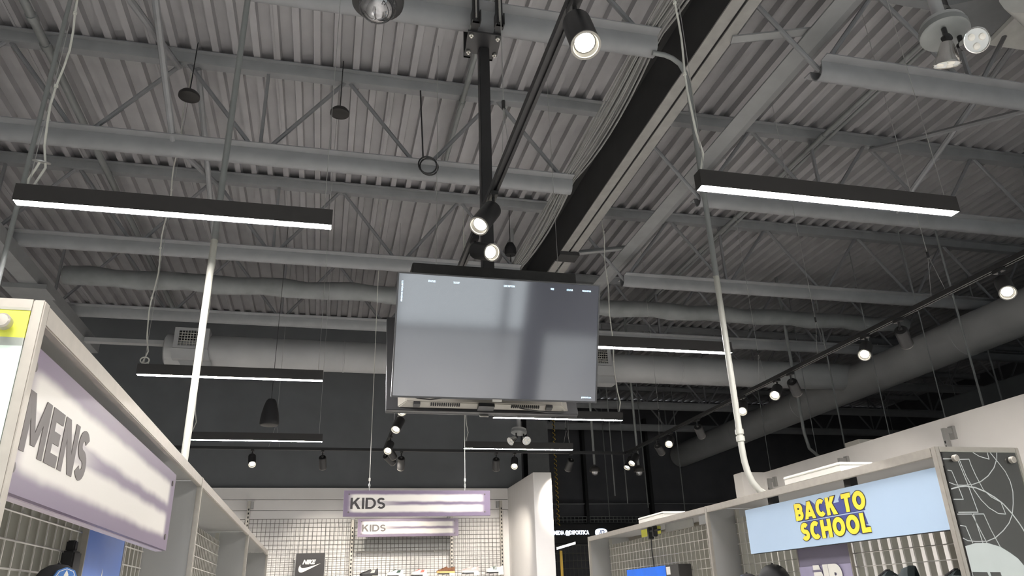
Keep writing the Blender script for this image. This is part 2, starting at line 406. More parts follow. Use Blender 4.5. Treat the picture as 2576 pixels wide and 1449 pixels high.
b2 = empty('roof_beam', (3.03, 5, Z(3.42))); tag(b2, 'grey steel beam parallel to the dark girder, right of it', 'beam')
z2 = Z(3.42)
MB().prism_y([(2.918,z2),(3.050,z2),(3.050,z2+.012),(2.918,z2+.012)],-5,14.9).build('bottom_flange','beam',b2)
MB().prism_y([(3.050,z2),(3.125,z2+.03),(3.125,z2+.2),(3.112,z2+.2),(3.112,z2+.04),(3.050,z2+.012)],-5,14.9).build('side_plate','beam',b2)
lb = empty('roof_beam', (-2.9, 3, Z(2.95))); tag(lb, 'grey box beam high on the left running to the back wall', 'beam')
MB().box(-2.98,-2.82,-5,9.65,Z(2.95),Z(3.085)).build('box_section','beam',lb)
MB().box(-3.06,-2.985,-5,7.1,Z(2.955),Z(2.972)).build('side_flange','beam',lb)
MB().box(-3.12,-2.74,7.45,7.75,Z(2.90),Z(2.948)).build('bearing_plate','beam',lb)
def brace(p, q, w, label):
    p, q = Vector(p), Vector(q); d = (q-p).normalized(); n = d.cross(Vector((0,0,1))).normalized()*w/2; u = Vector((0,0,.012)); v = Vector((0,0,.06))
    b = MB().hexa([p-n,p+n,q+n,q-n],[p-n+u,p+n+u,q+n+u,q-n+u]); k = n.normalized()*.008
    b.hexa([p-n,p-n+k,q-n+k,q-n],[p-n+v,p-n+k+v,q-n+k+v,q-n+v])
    tag(b.build('steel_brace','beam'), label, 'brace')
brace((2.46,3.50,Z(3.425)),(2.98,3.33,Z(3.445)),.075,'short angle brace from girder to beam at the nearest joists')
brace((2.46,6.90,Z(3.425)),(2.98,6.72,Z(3.445)),.06,'short angle brace from girder to beam above the television')
def bridging(x, i, label):
    y0, y1 = JY[i], JY[i+1]
    t = empty('joist_bridging', (x,(y0+y1)/2,Z(3.15))); tag(t, label, 'brace', 'cross bridging between joists')
    for a, b in ((3.88,3.16),(3.16,3.88)):
        s = .03 if a > b else -.03
        MB().tube([(x+s,y0,Z(a)),(x+s,y1,Z(b))], .024, 8).build('bridging_bar','joist',t,smooth=True)
bridging(-1.28,3,'crossed bridging bars above the left pendant light')
bridging(-1.20,4,'crossed bridging bars left of the white pole, behind the left pendant light')
bridging(4.9,3,'crossed bridging bars on the right above the right pendant light')

# ------------------------------------------------------------------ ducts and pipes
cdz = Z(2.857)
cdu = empty('round_duct', (2.7,9.1,cdz)); tag(cdu,'grey round duct crossing the shop in front of the back wall','duct')
MB().lathe([(.16,0),(.19,.02),(.19,9.3)],(-1.95,9.1,cdz),(1,0,0),32).build('duct_tube','duct',cdu,smooth=True)
for x in (.1,1.6,3.1,4.6,6.1): MB().lathe([(.190,0),(.1935,.004),(.1935,.016),(.190,.02)],(x,9.1,cdz),(1,0,0),32).build('duct_seam','duct',cdu,smooth=True)
MB().box(-2.82,-1.95,9.05,9.14,cdz+.05,cdz+.10).build('end_hanger_bar','duct',cdu)
def register(x0, x1):
    z0, z1 = cdz-.04, cdz+.21; yf = 8.87
    b = MB(); b.box(x0,x1,yf,9.07,z0,z0+.03); b.box(x0,x1,yf,9.07,z1-.03,z1); b.box(x0,x0+.05,yf,9.07,z0+.03,z1-.03); b.box(x1-.05,x1,yf,9.07,z0+.03,z1-.03)
    r = b.build('register_collar','duct',cdu)
    g = MB().box(x0+.05,x1-.05,yf+.05,yf+.06,z0+.03,z1-.03).build('register_back','blackm',r)
    g = MB(); n = 9
    for i in range(1,n): xx = x0+.05+(x1-x0-.1)*i/n; g.box(xx-.003,xx+.003,yf+.01,yf+.03,z0+.03,z1-.03)
    for i in range(1,6): zz = z0+.03+(z1-z0-.06)*i/6; g.box(x0+.05,x1-.05,yf+.008,yf+.028,zz-.003,zz+.003)
    g.build('register_grille','gwire',r)
    MB().hexa([(x0+.0,8.89,z0-.12),(x1+.03,8.89,z0-.12),(x1+.03,9.07,z0-.12),(x0,9.07,z0-.12)],[(x0-.02,8.87,z0-.005),(x1,8.87,z0-.005),(x1,9.07,z0-.005),(x0-.02,9.07,z0-.005)]).build('register_flap','duct',r)
    MB().hexa([(x0+.12,8.95,z0-.22),(x1+.07,8.95,z0-.22),(x1+.07,9.13,z0-.22),(x0+.12,9.13,z0-.22)],[(x0+.06,8.95,z0-.122),(x1+.04,8.95,z0-.122),(x1+.04,9.13,z0-.122),(x0+.06,9.13,z0-.122)]).build('lower_collar','duct',r)
register(-1.83,-1.45); register(3.22,3.56)
rd = empty('round_duct', (7.4,5,Z(2.78))); tag(rd,'wide grey round duct above the white partition on the right','duct')
MB().lathe([(.24,0),(.24,18.95)],(7.4,-4,Z(2.78)),(0,1,0),32).build('duct_tube','duct',rd,smooth=True)
for y in (2.2,4.6,7.0,10.4,12.4): MB().lathe([(.24,0),(.244,.004),(.244,.018),(.24,.022)],(7.4,y,Z(2.78)),(0,1,0),32).build('duct_seam','duct',rd,smooth=True)
pts = []; rs = []
for i in range(43):
    x = -2.8+i*.245; pts.append((x,8.0,Z(3.28)+.012*math.sin(i*1.7))); rs.append(.1+.008*math.sin(i*2.3))
tag(MB().tube(pts,rs,18).build('wrapped_pipe','wrap',smooth=True),'lumpy grey wrapped pipe running level behind the television top','pipe')
def ypipe(x, z, y0, y1, r, label, coup=()):
    t = empty('conduit', (x,(y0+y1)/2,z)); tag(t,label,'pipe','conduits under the roof deck')
    MB().tube([(x,y0,z),(x,y1,z)],r,10).build('pipe_run','conduit',t,smooth=True)
    for y in coup: MB().tube([(x,y-.03,z),(x,y+.03,z)],r*1.3,10).build('coupling','conduit',t,smooth=True)
ypipe(-.571*3.85,Z(3.85),-5,10.7,.03,'grey pipe under the deck at the far left',(4.7,5.0))
ypipe(.234*3.86,Z(3.86),-5,6.2,.022,'thin grey pipe under the deck left of the television pole',(5.1,))
ypipe(1.1*3.82,Z(3.82),-5,12,.022,'left one of two thin grey pipes above the right pendant light',(4.9,))
ypipe(1.1*3.82+.07,Z(3.82),-5,12,.016,'right one of two thin grey pipes above the right pendant light')

# conduit poles feeding the gondolas
def pole(pts, r, label, joints):
    t = empty('conduit_pole', (pts[-1][0],pts[-1][1],pts[-1][2])); tag(t,label,'pole','white conduit poles')
    lo = [p for p in pts if p[2] <= Z(1.6)+1e-6]; hi = [p for p in pts if p[2] >= Z(1.6)-1e-6]
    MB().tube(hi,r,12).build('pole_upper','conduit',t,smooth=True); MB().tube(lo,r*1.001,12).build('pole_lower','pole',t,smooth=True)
    for p, q in joints: MB().tube([p,q],r*1.35,12).build('pole_coupling','pole',t,smooth=True)
pole([(-.582,3.36,Z(4.02)),(-.582,3.36,Z(1.6)),(-.582,3.36,Z(.6)),(-.585,3.36,Z(.44))],.0155,'tall white pole standing on the left gondola',[((-.582,3.36,Z(3.08)),(-.582,3.36,Z(3.14)))])
bend = [(1.78,3.34,Z(3.075)),(1.86,3.34,Z(3.072)),(1.91,3.34,Z(3.055)),(1.955,3.34,Z(3.02)),(1.985,3.345,Z(2.96)),(1.998,3.35,Z(2.88)),(2.0,3.36,Z(2.78)),(2.0,3.36,Z(1.6)),(2.0,3.36,Z(.66)),(2.003,3.36,Z(.60)),(2.012,3.36,Z(.55)),(2.03,3.36,Z(.50)),(2.06,3.36,Z(.462)),(2.10,3.36,Z(.44))]
pole(bend,.0155,'tall white bent conduit pole standing on the right gondola',[((2.0,3.36,Z(.70)),(2.0,3.36,Z(.725))),((2.0,3.36,Z(.735)),(2.0,3.36,Z(.76)))])

tag(MB().tube([(-1.425,3.36,.3),(-1.425,3.36,Z(3.1))],.011,10).build('conduit_riser','conduit',smooth=True),'grey vertical conduit at the left edge crossing the box beam','pipe')
# cable bundle over the bottom chords
for i in range(13):
    x = 1.735+.0085*i+random.uniform(-.006,.006); pts = []; ph = random.uniform(0,6); dz = random.uniform(0,.03)
    for k in range(61):
        y = -1.9+k*.2; j = max([q for q in JY if q <= y+1e-6], default=JY[0]); nx = min([q for q in JY if q > y], default=y+1)
        t = (y-j)/(nx-j); sag = 4*t*(1-t)
        pts.append((x+.03*sag*(i/12-.3)+.008*math.sin(y*1.3+ph), y, Z(3.205)+dz-.07*sag*(.4+.6*i/12)+.006*math.sin(3*y+ph)))
    tag(MB().tube(pts,.0075,6).build('network_cable','cable',smooth=True),'pale grey cable in the bundle draped along the dark girder','cable','cable bundle beside the girder')
pts = [(.60+.07*math.cos(a), 4.9, Z(3.10)+.075*math.sin(a)) for a in [PI/2+i*2*PI/20 for i in range(21)]]
cr = empty('cable_coil',(.6,4.9,Z(3.0))); tag(cr,'black coil of spare cable hanging left of the television pole','cable')
MB().tube(pts,.006,6).build('loop','black',cr,smooth=True)
MB().tube([(p[0]*1.0+.012,p[1]+.01,p[2]-.008) for p in pts],.006,6).build('loop','black',cr,smooth=True)
MB().tube([(.565,4.9,Z(3.16)),(.555,4.95,Z(3.5)),(.55,5.05,Z(3.9))],.006,6).build('drop_lead','black',cr,smooth=True)

# ------------------------------------------------------------------ linear pendant lights
LZ = Z(1.49)
def pendant(x0, x1, y, label, cordx=None, disc=False, cordtop=2.44, shown=True):
    t = empty('pendant_light', ((x0+x1)/2, y+.025, LZ)); tag(t,label,'light','linear pendant lights')
    y0, y1 = y, y+.05
    b = MB(); b.box(x0,x1,y0,y0+.003,LZ,LZ+.073); b.box(x0,x1,y1-.003,y1,LZ,LZ+.073); b.box(x0,x1,y0+.003,y1-.003,LZ+.07,LZ+.073)
    b.box(x0,x0+.003,y0+.003,y1-.003,LZ,LZ+.07); b.box(x1-.003,x1,y0+.003,y1-.003,LZ,LZ+.07)
    b.build('housing','house',t)
    MB().box(x0+.003,x1-.003,y0+.003,y1-.003,LZ+.001,LZ+.006).build('diffuser','lens',t)
    zt = Z(4.02)
    for x in (x0+.035,x1-.035): MB().tube([(x,y+.025,LZ+.073),(x,y+.025,zt)],.0016,5).build('suspension_wire','wire',t)
    if cordx is not None:
        pts = [(cordx,y+.03,LZ+.073)]
        for k in range(1,26):
            z = LZ+.073+k*(zt-LZ-.073)/25; pts.append((cordx+.008*math.sin(k*1.1)+(.02 if k == 1 else 0), y+.03+.006*math.cos(k*.9), z))
        MB().tube(pts,.0048,7).build('power_cord','cord',t,smooth=True)
        for k in (5,9,14,19): MB().tube([Vector(pts[k])-Vector((0,0,.006)),Vector(pts[k])+Vector((0,0,.006))],.008,7).build('cord_tie','cord',t)
    if disc:
        MB().lathe([(.0,0),(.033,.002),(.033,.006),(.0,.008)],(cordx+.01,y+.03,LZ+.19),(.1,-.35,1),20).build('canopy_disc','wire',t,smooth=True)
        MB().tube([(cordx-.015,y+.03,LZ+.073),(cordx-.02,y+.03,LZ+.11),(cordx-.005,y+.03,LZ+.16),(cordx+.005,y+.03,LZ+.2)],.0048,7).build('cord_branch','cord',t,smooth=True)
pendant(-1.253,-.047,2.895,'long lit pendant light at upper left, near the left gondola',-1.205,True)
pendant(1.365,2.585,2.30,'long lit pendant light at upper right, nearest to the camera',1.385)
pendant(-1.298,-.073,5.31,'second lit pendant in the left row, crossed by the white pole',-1.28)
lp = [(-1.262+.028*math.cos(a),5.33,LZ+.103+.022*math.sin(a)) for a in [i*2*PI/18 for i in range(19)]]
tag(MB().tube(lp,.0045,7).tube([(-1.235,5.33,LZ+.1),(-1.24,5.335,LZ+.0735)],.0045,6).build('cord_loop','cord',smooth=True),'small white loop of spare cord on the second left pendant','cord')
pendant(-1.305,-.066,7.50,'farthest lit pendant in the left row, below the pendant speaker',-1.27)
pendant(1.373,2.593,4.29,'lit pendant right of the television, crossed by the right pole',2.56)
pendant(1.387,2.597,6.31,'lit pendant just under the television, right of centre',2.57)
pendant(1.378,2.576,7.74,'farthest lit pendant in the right row, above the track heads',1.40)
for k, (x0, y) in enumerate(((-1.27,.35),(-1.27,-1.8),(-1.27,-4.1),(1.37,.15),(1.37,-2.0),(1.37,-4.2))):
    pendant(x0,x0+1.22,y,'lit pendant out of view, '+['left row just overhead','left row behind the camera','left row by the shop front','right row just overhead','right row behind the camera','right row by the shop front'][k])

# ------------------------------------------------------------------ track lighting
TZ = Z(1.65)
def track(name, p, q, label, hangers):
    t = empty(name, ((p[0]+q[0])/2,(p[1]+q[1])/2,TZ)); tag(t,label,'track','lighting tracks')
    if abs(p[0]-q[0]) < .01:
        x = p[0]; b = MB().box(x-.018,x-.006,p[1],q[1],TZ,TZ+.03).box(x+.006,x+.018,p[1],q[1],TZ,TZ+.03); b.box(x-.006,x+.006,p[1],q[1],TZ+.012,TZ+.03)
    else:
        y = p[1]; b = MB().box(p[0],q[0],y-.018,y-.006,TZ,TZ+.03).box(p[0],q[0],y+.006,y+.018,TZ,TZ+.03); b.box(p[0],q[0],y-.006,y+.006,TZ+.012,TZ+.03)
    b.build('track_rail','black',t)
    for hx, hy in hangers:
        MB().tube([(hx-(.06 if hy > 8.8 else 0),hy-(0 if hy > 8.8 else .06),TZ+.03),(hx,hy,TZ+.30)],.0016,5).build('hanger_wire','wire',t); MB().tube([(hx+(.06 if hy > 8.8 else 0),hy+(0 if hy > 8.8 else .06),TZ+.03),(hx,hy,TZ+.30)],.0016,5).build('hanger_wire','wire',t)
        MB().tube([(hx,hy,TZ+.29),(hx,hy,Z(4.02))],.0022,5).build('hanger_wire','wire',t)
        MB().tube([(hx,hy,TZ+.28),(hx,hy,TZ+.32)],.008,6).build('wire_grip','black',t)
track('lighting_track',(.632,-1.5),(.632,8.81),'black lighting track passing over the television to the back',((.632,1.62),(.632,2.55),(.632,4.6),(.632,7.6)))
track('lighting_track',(3.63,-1.5),(3.63,8.85),'black lighting track along the right side below the round duct',((3.63,2.2),(3.63,3.55),(3.63,4.75),(3.63,5.6),(3.63,7.75)))
track('lighting_track',(-1.9,8.83),(3.61,8.83),'black lighting track crossing in front of the charcoal back wall',((-.6,8.83),(2.86,8.83)))
def spot(x, y, d, label, power=1., lamp=True):
    d = Vector(d).normalized(); piv = Vector((x,y,TZ-.068))
    t = empty('track_spotlight', (x,y,TZ)); tag(t,label,'spotlight','track spotlights')
    MB().box(x-.016,x+.016,y-.035,y+.035,TZ-.02,TZ-.0005).build('track_adapter','black',t,bevel=.002)
    MB().tube([(x,y,TZ-.02),(x,y,TZ-.06)],.007,8).build('stem','black',t,smooth=True)
    MB().lathe([(.0,-.012),(.012,-.008),(.014,0),(.012,.008),(.0,.012)],piv,(1,0,0),10).build('pivot','black',t,smooth=True)
    o = piv+d*.010
    MB().lathe([(.0,0),(.036,.001),(.041,.006),(.0425,.012),(.0425,.158),(.0405,.160),(.037,.158),(.031,.142),(.0,.142)],o,d,28).build('spot_body','black',t,smooth=True)
    MB().lathe([(.0415,.156),(.0432,.158),(.0432,.163),(.037,.163),(.0365,.158)],o,d,28,False).build('bezel_ring','rim',t,smooth=True)
    MB().lathe([(.0,.143),(.029,.1435),(.029,.145),(.0,.146)],o,d,20).build('lamp_lens','spotlens',t,smooth=True)
    if lamp:
        ld = bpy.data.lights.new('spot_beam','SPOT'); ld.energy = SPOT_POWER*power; ld.color = (1,.92,.80); ld.spot_size = math.radians(62); ld.spot_blend = .7; ld.shadow_soft_size = .03
        lo = bpy.data.objects.new('spot_beam', ld); C.objects.link(lo); lo.parent = t
        lo.location = o+d*.168-Vector((x,y,TZ)); lo.rotation_euler = d.to_track_quat('-Z','Y').to_euler()
T2 = [(1.630,(-.02,-.42,-.90),'large black track spotlight at top centre, nearest of all'),
      (2.790,(-.473,-.409,-.780),'black track spotlight above the television, lit lens aimed left'),
      (3.223,(.297,-.80,-.42),'black track spotlight tucked behind another above the television'),
      (6.383,(-.298,-.80,-.45),'track spotlight peeping out just under the television bottom edge'),
      (6.872,(-.324,-.612,-.721),'upper of two tilted lit track heads under the television left corner'),
      (7.989,(-.208,-.72,-.632),'lower of two tilted lit track heads under the television left corner'),
      (8.30,(.427,.80,-.40),'dark track head aimed away, half behind the lower tilted head'),
      (8.70,(.603,.70,-.38),'dark track head aimed away at the junction of two tracks')]
for y, d, lab in T2: spot(.632,y,d,lab,.24)
TR = [(3.102,(-.513,-.512,-.689),'lit track head nearest on the right, at the frame edge'),
      (3.923,(.693,.608,-.388),'track head aimed at the wall, second along the right track'),
      (4.260,(-.625,-.478,-.617),'lit track head in front of the wide duct, third along'),
      (5.193,(.648,.658,-.384),'track head aimed at the wall, fourth along the right track'),
      (5.395,(-.613,-.551,-.566),'lit track head beside a wall-facing one, fifth along'),
      (5.965,(-.508,-.648,-.568),'lit track head touching the right white pole in view'),
      (6.879,(.568,.700,-.433),'track head aimed at the wall, just left of the right pole'),
      (7.517,(-.516,-.698,-.495),'lit track head left of the right pole, third from the corner'),
      (7.885,(.602,.719,-.347),'wall-facing track head nearest to the track corner'),
      (8.487,(-.629,-.398,-.668),'upper of the two lit heads at the track corner'),
      (8.668,(-.545,-.309,-.780),'lower of the two lit heads at the track corner')]
for i, (y, d, lab) in enumerate(TR): spot(3.63,y,d,lab, 1.1 if d[0] > 0 else .7)
TF = [(-.828,(.123,-.715,-.688),'lit track head alone on the left of the back track'),
      (-.065,(.064,.792,-.608),'dark track head aimed at the back wall, left of the sign cable'),
      (.829,(.049,.781,-.622),'dark track head aimed at the back wall, right of the track junction'),
      (1.961,(.142,.764,-.629),'pale track head below the farthest pendant, left of the lit one'),
      (2.188,(-.210,-.712,-.670),'lit track head below the farthest pendant light'),
      (2.905,(-.05,.80,-.60),'pale track head right of the white return wall')]
for x, d, lab in TF: spot(x,8.83,d,lab, 2.5 if d[1] > 0 else .7)
spot(-1.6,8.83,(0.05,.80,-.60),'track head hidden behind the left gondola top',2.5)

# ------------------------------------------------------------------ televisions and their mount
mt_ = empty('tv_mount',(.736,3.42,Z(1.0))); tag(mt_,'black ceiling mount with square pole, plate and crossbar holding the televisions','mount')
MB().box(.706,.766,3.39,3.45,Z(1.0),Z(2.984)).build('square_pole','black',mt_,bevel=.004)
MB().hexa([(.62,3.28,Z(2.985)),(.815,3.28,Z(2.985)),(.826,3.46,Z(2.985)),(.634,3.46,Z(2.985))],[(.62,3.28,Z(2.997)),(.815,3.28,Z(2.997)),(.826,3.46,Z(2.997)),(.634,3.46,Z(2.997))]).build('ceiling_plate','tvframe',mt_)
for x, y in ((.642,3.30),(.795,3.30),(.650,3.44),(.806,3.44)):
    MB().tube([(x,y,Z(2.96)),(x,y,Z(3.06))],.006,8).build('threaded_rod','bolt',mt_,smooth=True)
    MB().lathe([(.0,0),(.013,0),(.013,.010),(.0,.010)],(x,y,Z(2.972)),(0,0,1),6).build('hex_nut','bolt',mt_)
for x in (.655,.79):
    b = MB(); b.box(x-.020,x+.020,3.222,3.236,Z(3.00),Z(3.20)); b.box(x-.020,x+.020,3.236,3.51,Z(3.192),Z(3.206)); b.box(x-.020,x+.020,3.222,3.30,Z(2.998),Z(3.012)); b.box(x-.026,x-.020,3.20,3.25,Z(3.0),Z(3.08)); b.box(x+.020,x+.026,3.20,3.25,Z(3.0),Z(3.08)); b.box(x-.02,x+.02,3.504,3.518,Z(2.998),Z(3.20)); b.box(x-.02,x+.02,3.44,3.518,Z(2.998),Z(3.012)); b.build('beam_clamp','black',mt_)
    MB().tube([(x,3.215,Z(3.03)),(x,3.215,Z(3.19))],.006,8).build('clamp_bolt','bolt',mt_,smooth=True)
MB().box(.345,1.192,3.365,3.47,Z(1.485),Z(1.56)).build('crossbar','bar',mt_,bevel=.004)
for x in (.48,1.0):
    MB().box(x-.02,x+.02,3.31,3.53,Z(1.0),Z(1.485)).build('drop_arm','black',mt_)
def television(loc, rot, label):
    t = empty('television', loc, rot); tag(t,label,'television','back-to-back televisions')
    w, h = .482, .281
    MB().box(-w,w,.006,.030,-h,h).build('thin_panel','tvframe',t,local=True,bevel=.003)
    b = MB(); b.hexa([(-.43,.030,-.268),(.43,.030,-.268),(.43,.030,.18),(-.43,.030,.18)],[(-.39,.068,-.255),(.39,.068,-.255),(.39,.068,.12),(-.39,.068,.12)])
    sh_ = b.build('back_shell','tvback',t,local=True,bevel=.004)
    f = MB(); f.box(-w,w,-.002,.006,-h,-h+.008); f.box(-w,w,-.002,.006,h-.006,h); f.box(-w,-w+.006,-.002,.006,-h+.008,h-.006); f.box(w-.006,w,-.002,.006,-h+.008,h-.006)
    f.build('bezel','tvframe',t,local=True)
    MB().box(-w+.006,w-.006,.001,.006,-h+.008,h-.006).build('screen','screen',t,local=True)
    MB().box(-.022,.022,-.004,.004,-h-.008,-h+.004).build('badge','rim',t,local=True)
    for x0 in (-.27,.13):
        for k in range(14): MB().box(x0+k*.0105,x0+k*.0105+.0055,.05,.0655,-.2672,-.2560).build('vent_slot','blackm',sh_,local=True)
    MB().box(-.04,.04,.03,.075,-.276,-.258).build('port_box','black',t,local=True)
    for x in (-.32,.34): MB().box(x-.016,x+.016,.045,.075,-.272,-.257).build('cable_socket','black',t,local=True)
    MB().tube([(-.40,.04,-.27),(-.36,.05,-.285),(-.30,.06,-.29),(-.2,.055,-.275),(-.17,.045,-.26)],.003,6).build('signal_lead','black',t,local=True,smooth=True)
    return t
th = math.radians(17.6)
tv = television((.736,3.185,Z(1.118)),(th,0,0),'wall of dark screen facing the camera, hung from the ceiling pole')
tv['label'] = 'large television facing the camera, hung from the black pole'
for s, x0, z, w in (('STATUS',-.344,.243,.033),('TICKET',-.228,.243,.029),('DESCRIPTION',.010,.243,.052),('SIZE',.237,.243,.016),('COLOUR',.316,.243,.031),('REQUESTER',.394,.243,.044),('JDSPORTS.CA',.405,-.262,.050)):
    text(s,w,.0085,'textglow','screen_text',tv,x0,z,.0012,.0006,.012)
text('PENDING REQUESTS',.094,.008,'textglow','screen_text',tv,-.455,.148,.0012,.0006,.012,rot=PI/2)
television((.736,3.655,Z(1.118)),(th,0,PI),'second television facing away, back to back behind the first')

# ------------------------------------------------------------------ ceiling devices
def dome_camera(x, y, z, top, r, label):
    t = empty('dome_camera',(x,y,z)); tag(t,label,'camera','security domes')
    MB().lathe([(.0,-r*.98),(r*.35,-r*.92),(r*.68,-r*.72),(r*.92,-r*.38),(r,0)],(x,y,z),(0,0,1),28).build('smoked_dome','domeg',t,smooth=True)
    MB().lathe([(r*1.06,-.006),(r*1.28,.0),(r*1.32,r*.3),(r*1.2,r*.8),(r*.9,r*1.15),(.022,r*1.3),(.02,r*1.6)],(x,y,z),(0,0,1),28).build('dome_housing','house' if r < .07 else 'black',t,smooth=True)
    MB().lathe([(.0,-r*.35),(r*.4,-r*.3),(r*.45,0),(.0,.01)],(x,y,z),(0,0,1),14).build('camera_eye','chrome',t,smooth=True)
    MB().tube([(x,y,z+r*1.5),(x,y,top)],.016,10).build('drop_pipe','conduit',t,smooth=True)
dome_camera(.072,2.14,3.665,Z(4.02),.072,'large smoked camera dome at the top of the frame')
dome_camera(3.444,9.5,3.195,Z(4.02),.055,'left small camera dome near the track corner')
dome_camera(4.07,9.5,3.195,Z(4.02),.055,'right small camera dome near the track corner')
def twin_lamp(x, y, z, s, label, d1, d2):
    t = empty('emergency_light',(x,y,z)); tag(t,label,'emergency light','twin-head emergency lights')
    ax = Vector((.12,.10,1)).normalized()
    MB().lathe([(.0,0),(.075*s,.0),(.083*s,.006*s),(.083*s,.03*s),(.0,.032*s)],(x,y,z),ax,28).build('canopy','conduit',t,smooth=True)
    MB().lathe([(.0775*s,.031*s),(.0775*s,.05*s),(.0,.052*s)],(x,y,z),ax,28).build('junction_box','duct',t,smooth=True)
    MB().tube([Vector((x,y,z))+ax*.05*s,(x,y,Z(4.02))],.022*s,12).build('drop_pipe','duct',t,smooth=True)
    for d, off in ((d1,(.05,-.01)),(d2,(-.035,-.03))):
        d = Vector(d).normalized(); p = Vector((x+off[0]*s,y+off[1]*s,z))
        a = MB().tube([p,p-Vector((0,0,.035*s))],.009*s,8); k = p-Vector((0,0,.045*s)); a.lathe([(.0,-.012*s),(.017*s,-.01*s),(.017*s,.01*s),(.0,.012*s)],k,(0,1,0),12)
        h = a.build('lamp_arm','black',t,smooth=True)
        c = k+d*.012*s
        hd = MB().lathe([(.0,0),(.02*s,.002*s),(.026*s,.02*s),(.034*s,.05*s),(.045*s,.075*s),(.046*s,.084*s),(.043*s,.085*s),(.042*s,.078*s),(.0,.077*s)],c,d,24).build('lamp_head','chrome',t,smooth=True)
        MB().lathe([(.0,.0785*s),(.0415*s,.0785*s),(.0415*s,.081*s),(.0,.082*s)],c,d,24).build('lamp_face','glass_led',hd,smooth=True)
        e = d.cross(Vector((0,0,1))).normalized(); f = d.cross(e)
        for q in range(3):
            aa = PI/2+q*2*PI/3; MB().lathe([(.0,.081*s),(.013*s,.081*s),(.011*s,.086*s),(.0,.089*s)],c+(e*math.cos(aa)+f*math.sin(aa))*.021*s,d,12).build('led_optic','offwhite',hd,smooth=True)
twin_lamp(2.09,1.71,3.50,1.0,'twin-head emergency light at the upper right corner',(-.25,-.75,-.45),(.05,.35,-.9))
twin_lamp(1.924,7.55,3.263,1.0,'small twin-head emergency light in front of the farthest pendant',(.1,-.85,-.5),(-.75,-.3,-.5))
sp = empty('pendant_speaker',(-.60,7.8,3.353)); tag(sp,'black bell-shaped pendant speaker between the two far left pendants','speaker')
MB().lathe([(.0,.002),(.086,.0),(.094,.012),(.093,.05),(.084,.12),(.068,.19),(.05,.245),(.035,.265),(.0,.272)],(-.60,7.8,3.353),(0,0,1),28).build('speaker_shell','speaker',sp,smooth=True)
MB().lathe([(.0,-.004),(.078,-.004),(.084,.0),(.0,.001)],(-.60,7.8,3.353),(0,0,1),28).build('speaker_grille','house',sp,smooth=True)
MB().tube([(-.60,7.8,3.62),(-.60,7.8,Z(4.02))],.0025,6).build('speaker_wire','black',sp)
for x, y, z, r, lab in ((-1.17,4.95,5.18,.075,'dark round hanging disc behind a bridging bar, upper left'),(-.08,4.95,5.18,.072,'dark round hanging disc left of the television pole')):
    t = empty('pendant_disc',(x,y,z)); tag(t,lab,'sensor')
    MB().lathe([(.0,-.03),(r*.7,-.03),(r,-.02),(r,.0),(r*.8,.02),(.0,.03)],(x,y,z),(0,0,1),24).build('disc_body','house',t,smooth=True)
    MB().tube([(x,y,z+.03),(x,y,Z(4.02))],.004,6).build('disc_wire','black',t)
t = empty('pendant_speaker',(1.79,7.12,5.15)); tag(t,'small black pendant speaker just above the television top','speaker')
MB().lathe([(.0,0),(.055,.0),(.066,.03),(.06,.09),(.035,.14),(.0,.15)],(1.79,7.12,5.12),(0,0,1),20).build('speaker_shell','speaker',t,smooth=True)
MB().tube([(1.79,7.12,5.25),(1.79,7.12,Z(4.02))],.004,6).build('speaker_wire','black',t)
MB().tube([(1.79,7.12,5.13),(1.80,7.12,4.6)],.004,6).build('speaker_lead','black',t)
cb = empty('ceiling_board',(4.9,2.9,5.3)); tag(cb,'pale board and dark duct box at the upper right corner','duct')
MB().hexa([(4.05,3.22,5.42),(4.60,3.48,5.42),(6.2,3.40,5.42),(6.2,1.9,5.42)],[(4.05,3.22,5.60),(4.60,3.48,5.60),(6.2,3.40,5.60),(6.2,1.9,5.60)]).build('duct_box','column',cb)
MB().hexa([(4.565,3.12,5.38),(4.61,3.47,5.38),(6.0,3.44,5.38),(6.0,3.05,5.38)],[(4.565,3.12,5.415),(4.61,3.47,5.415),(6.0,3.44,5.415),(6.0,3.05,5.415)]).build('pale_board','tile',cb)
MB().tube([(4.2,2.75,5.2),(4.6,2.92,5.2),(5.2,2.95,5.2),(6.2,2.8,5.2)],.2,18).build('flexible_duct','tile',cb,smooth=True)

# ------------------------------------------------------------------ hanging rods beyond the partition
for i, (x, y) in enumerate(((6.2,5.9),(6.3,6.5),(6.25,7.3),(6.4,8.3),(6.3,8.75),(6.3,9.9),(6.5,4.9),(6.6,4.3),(6.4,10.8),(8.3,7.6),(9.2,9.2),(9.5,11.0))):
    tag(MB().tube([(x,y,2.6 if i < 9 else 3.2),(x+.02,y,Z(3.98))],.011 if i%3 == 0 else .006,6).build('hanger_rod','conduit',smooth=True),'thin grey hanger rod in the dark space beyond the white partition','rod','hanger rods beyond the partition')
for x, y in ((4.05,10.4),(4.6,11.3),(5.2,11.9),(5.0,13.2),(6.1,12.4)):
    tag(MB().tube([(x,y,3.0),(x,y,Z(3.98))],.009,6).build('hanger_rod','conduit',smooth=True),'thin grey rod hanging in the dark far bay','rod','hanger rods in the far bay')
tag(MB().tube([(5.85,8.3,5.68),(5.85,8.3,3.5),(5.87,8.28,3.3),(5.93,8.22,3.2),(6.0,8.15,3.12)],.02,10).build('bent_conduit','conduit',smooth=True),'bent grey conduit dropping behind the white partition','pipe')
tag(MB().box(8.6,11.0,5.0,8.9,3.45,4.15).build('rectangular_duct','darkwall',bevel=.02),'dark rectangular duct box above the partition at the right edge','duct')
tag(MB().box(5.75,5.95,7.2,7.45,3.0,3.20).build('white_box','cardwhite',bevel=.004),'small white box sitting on top of the right partition','box')

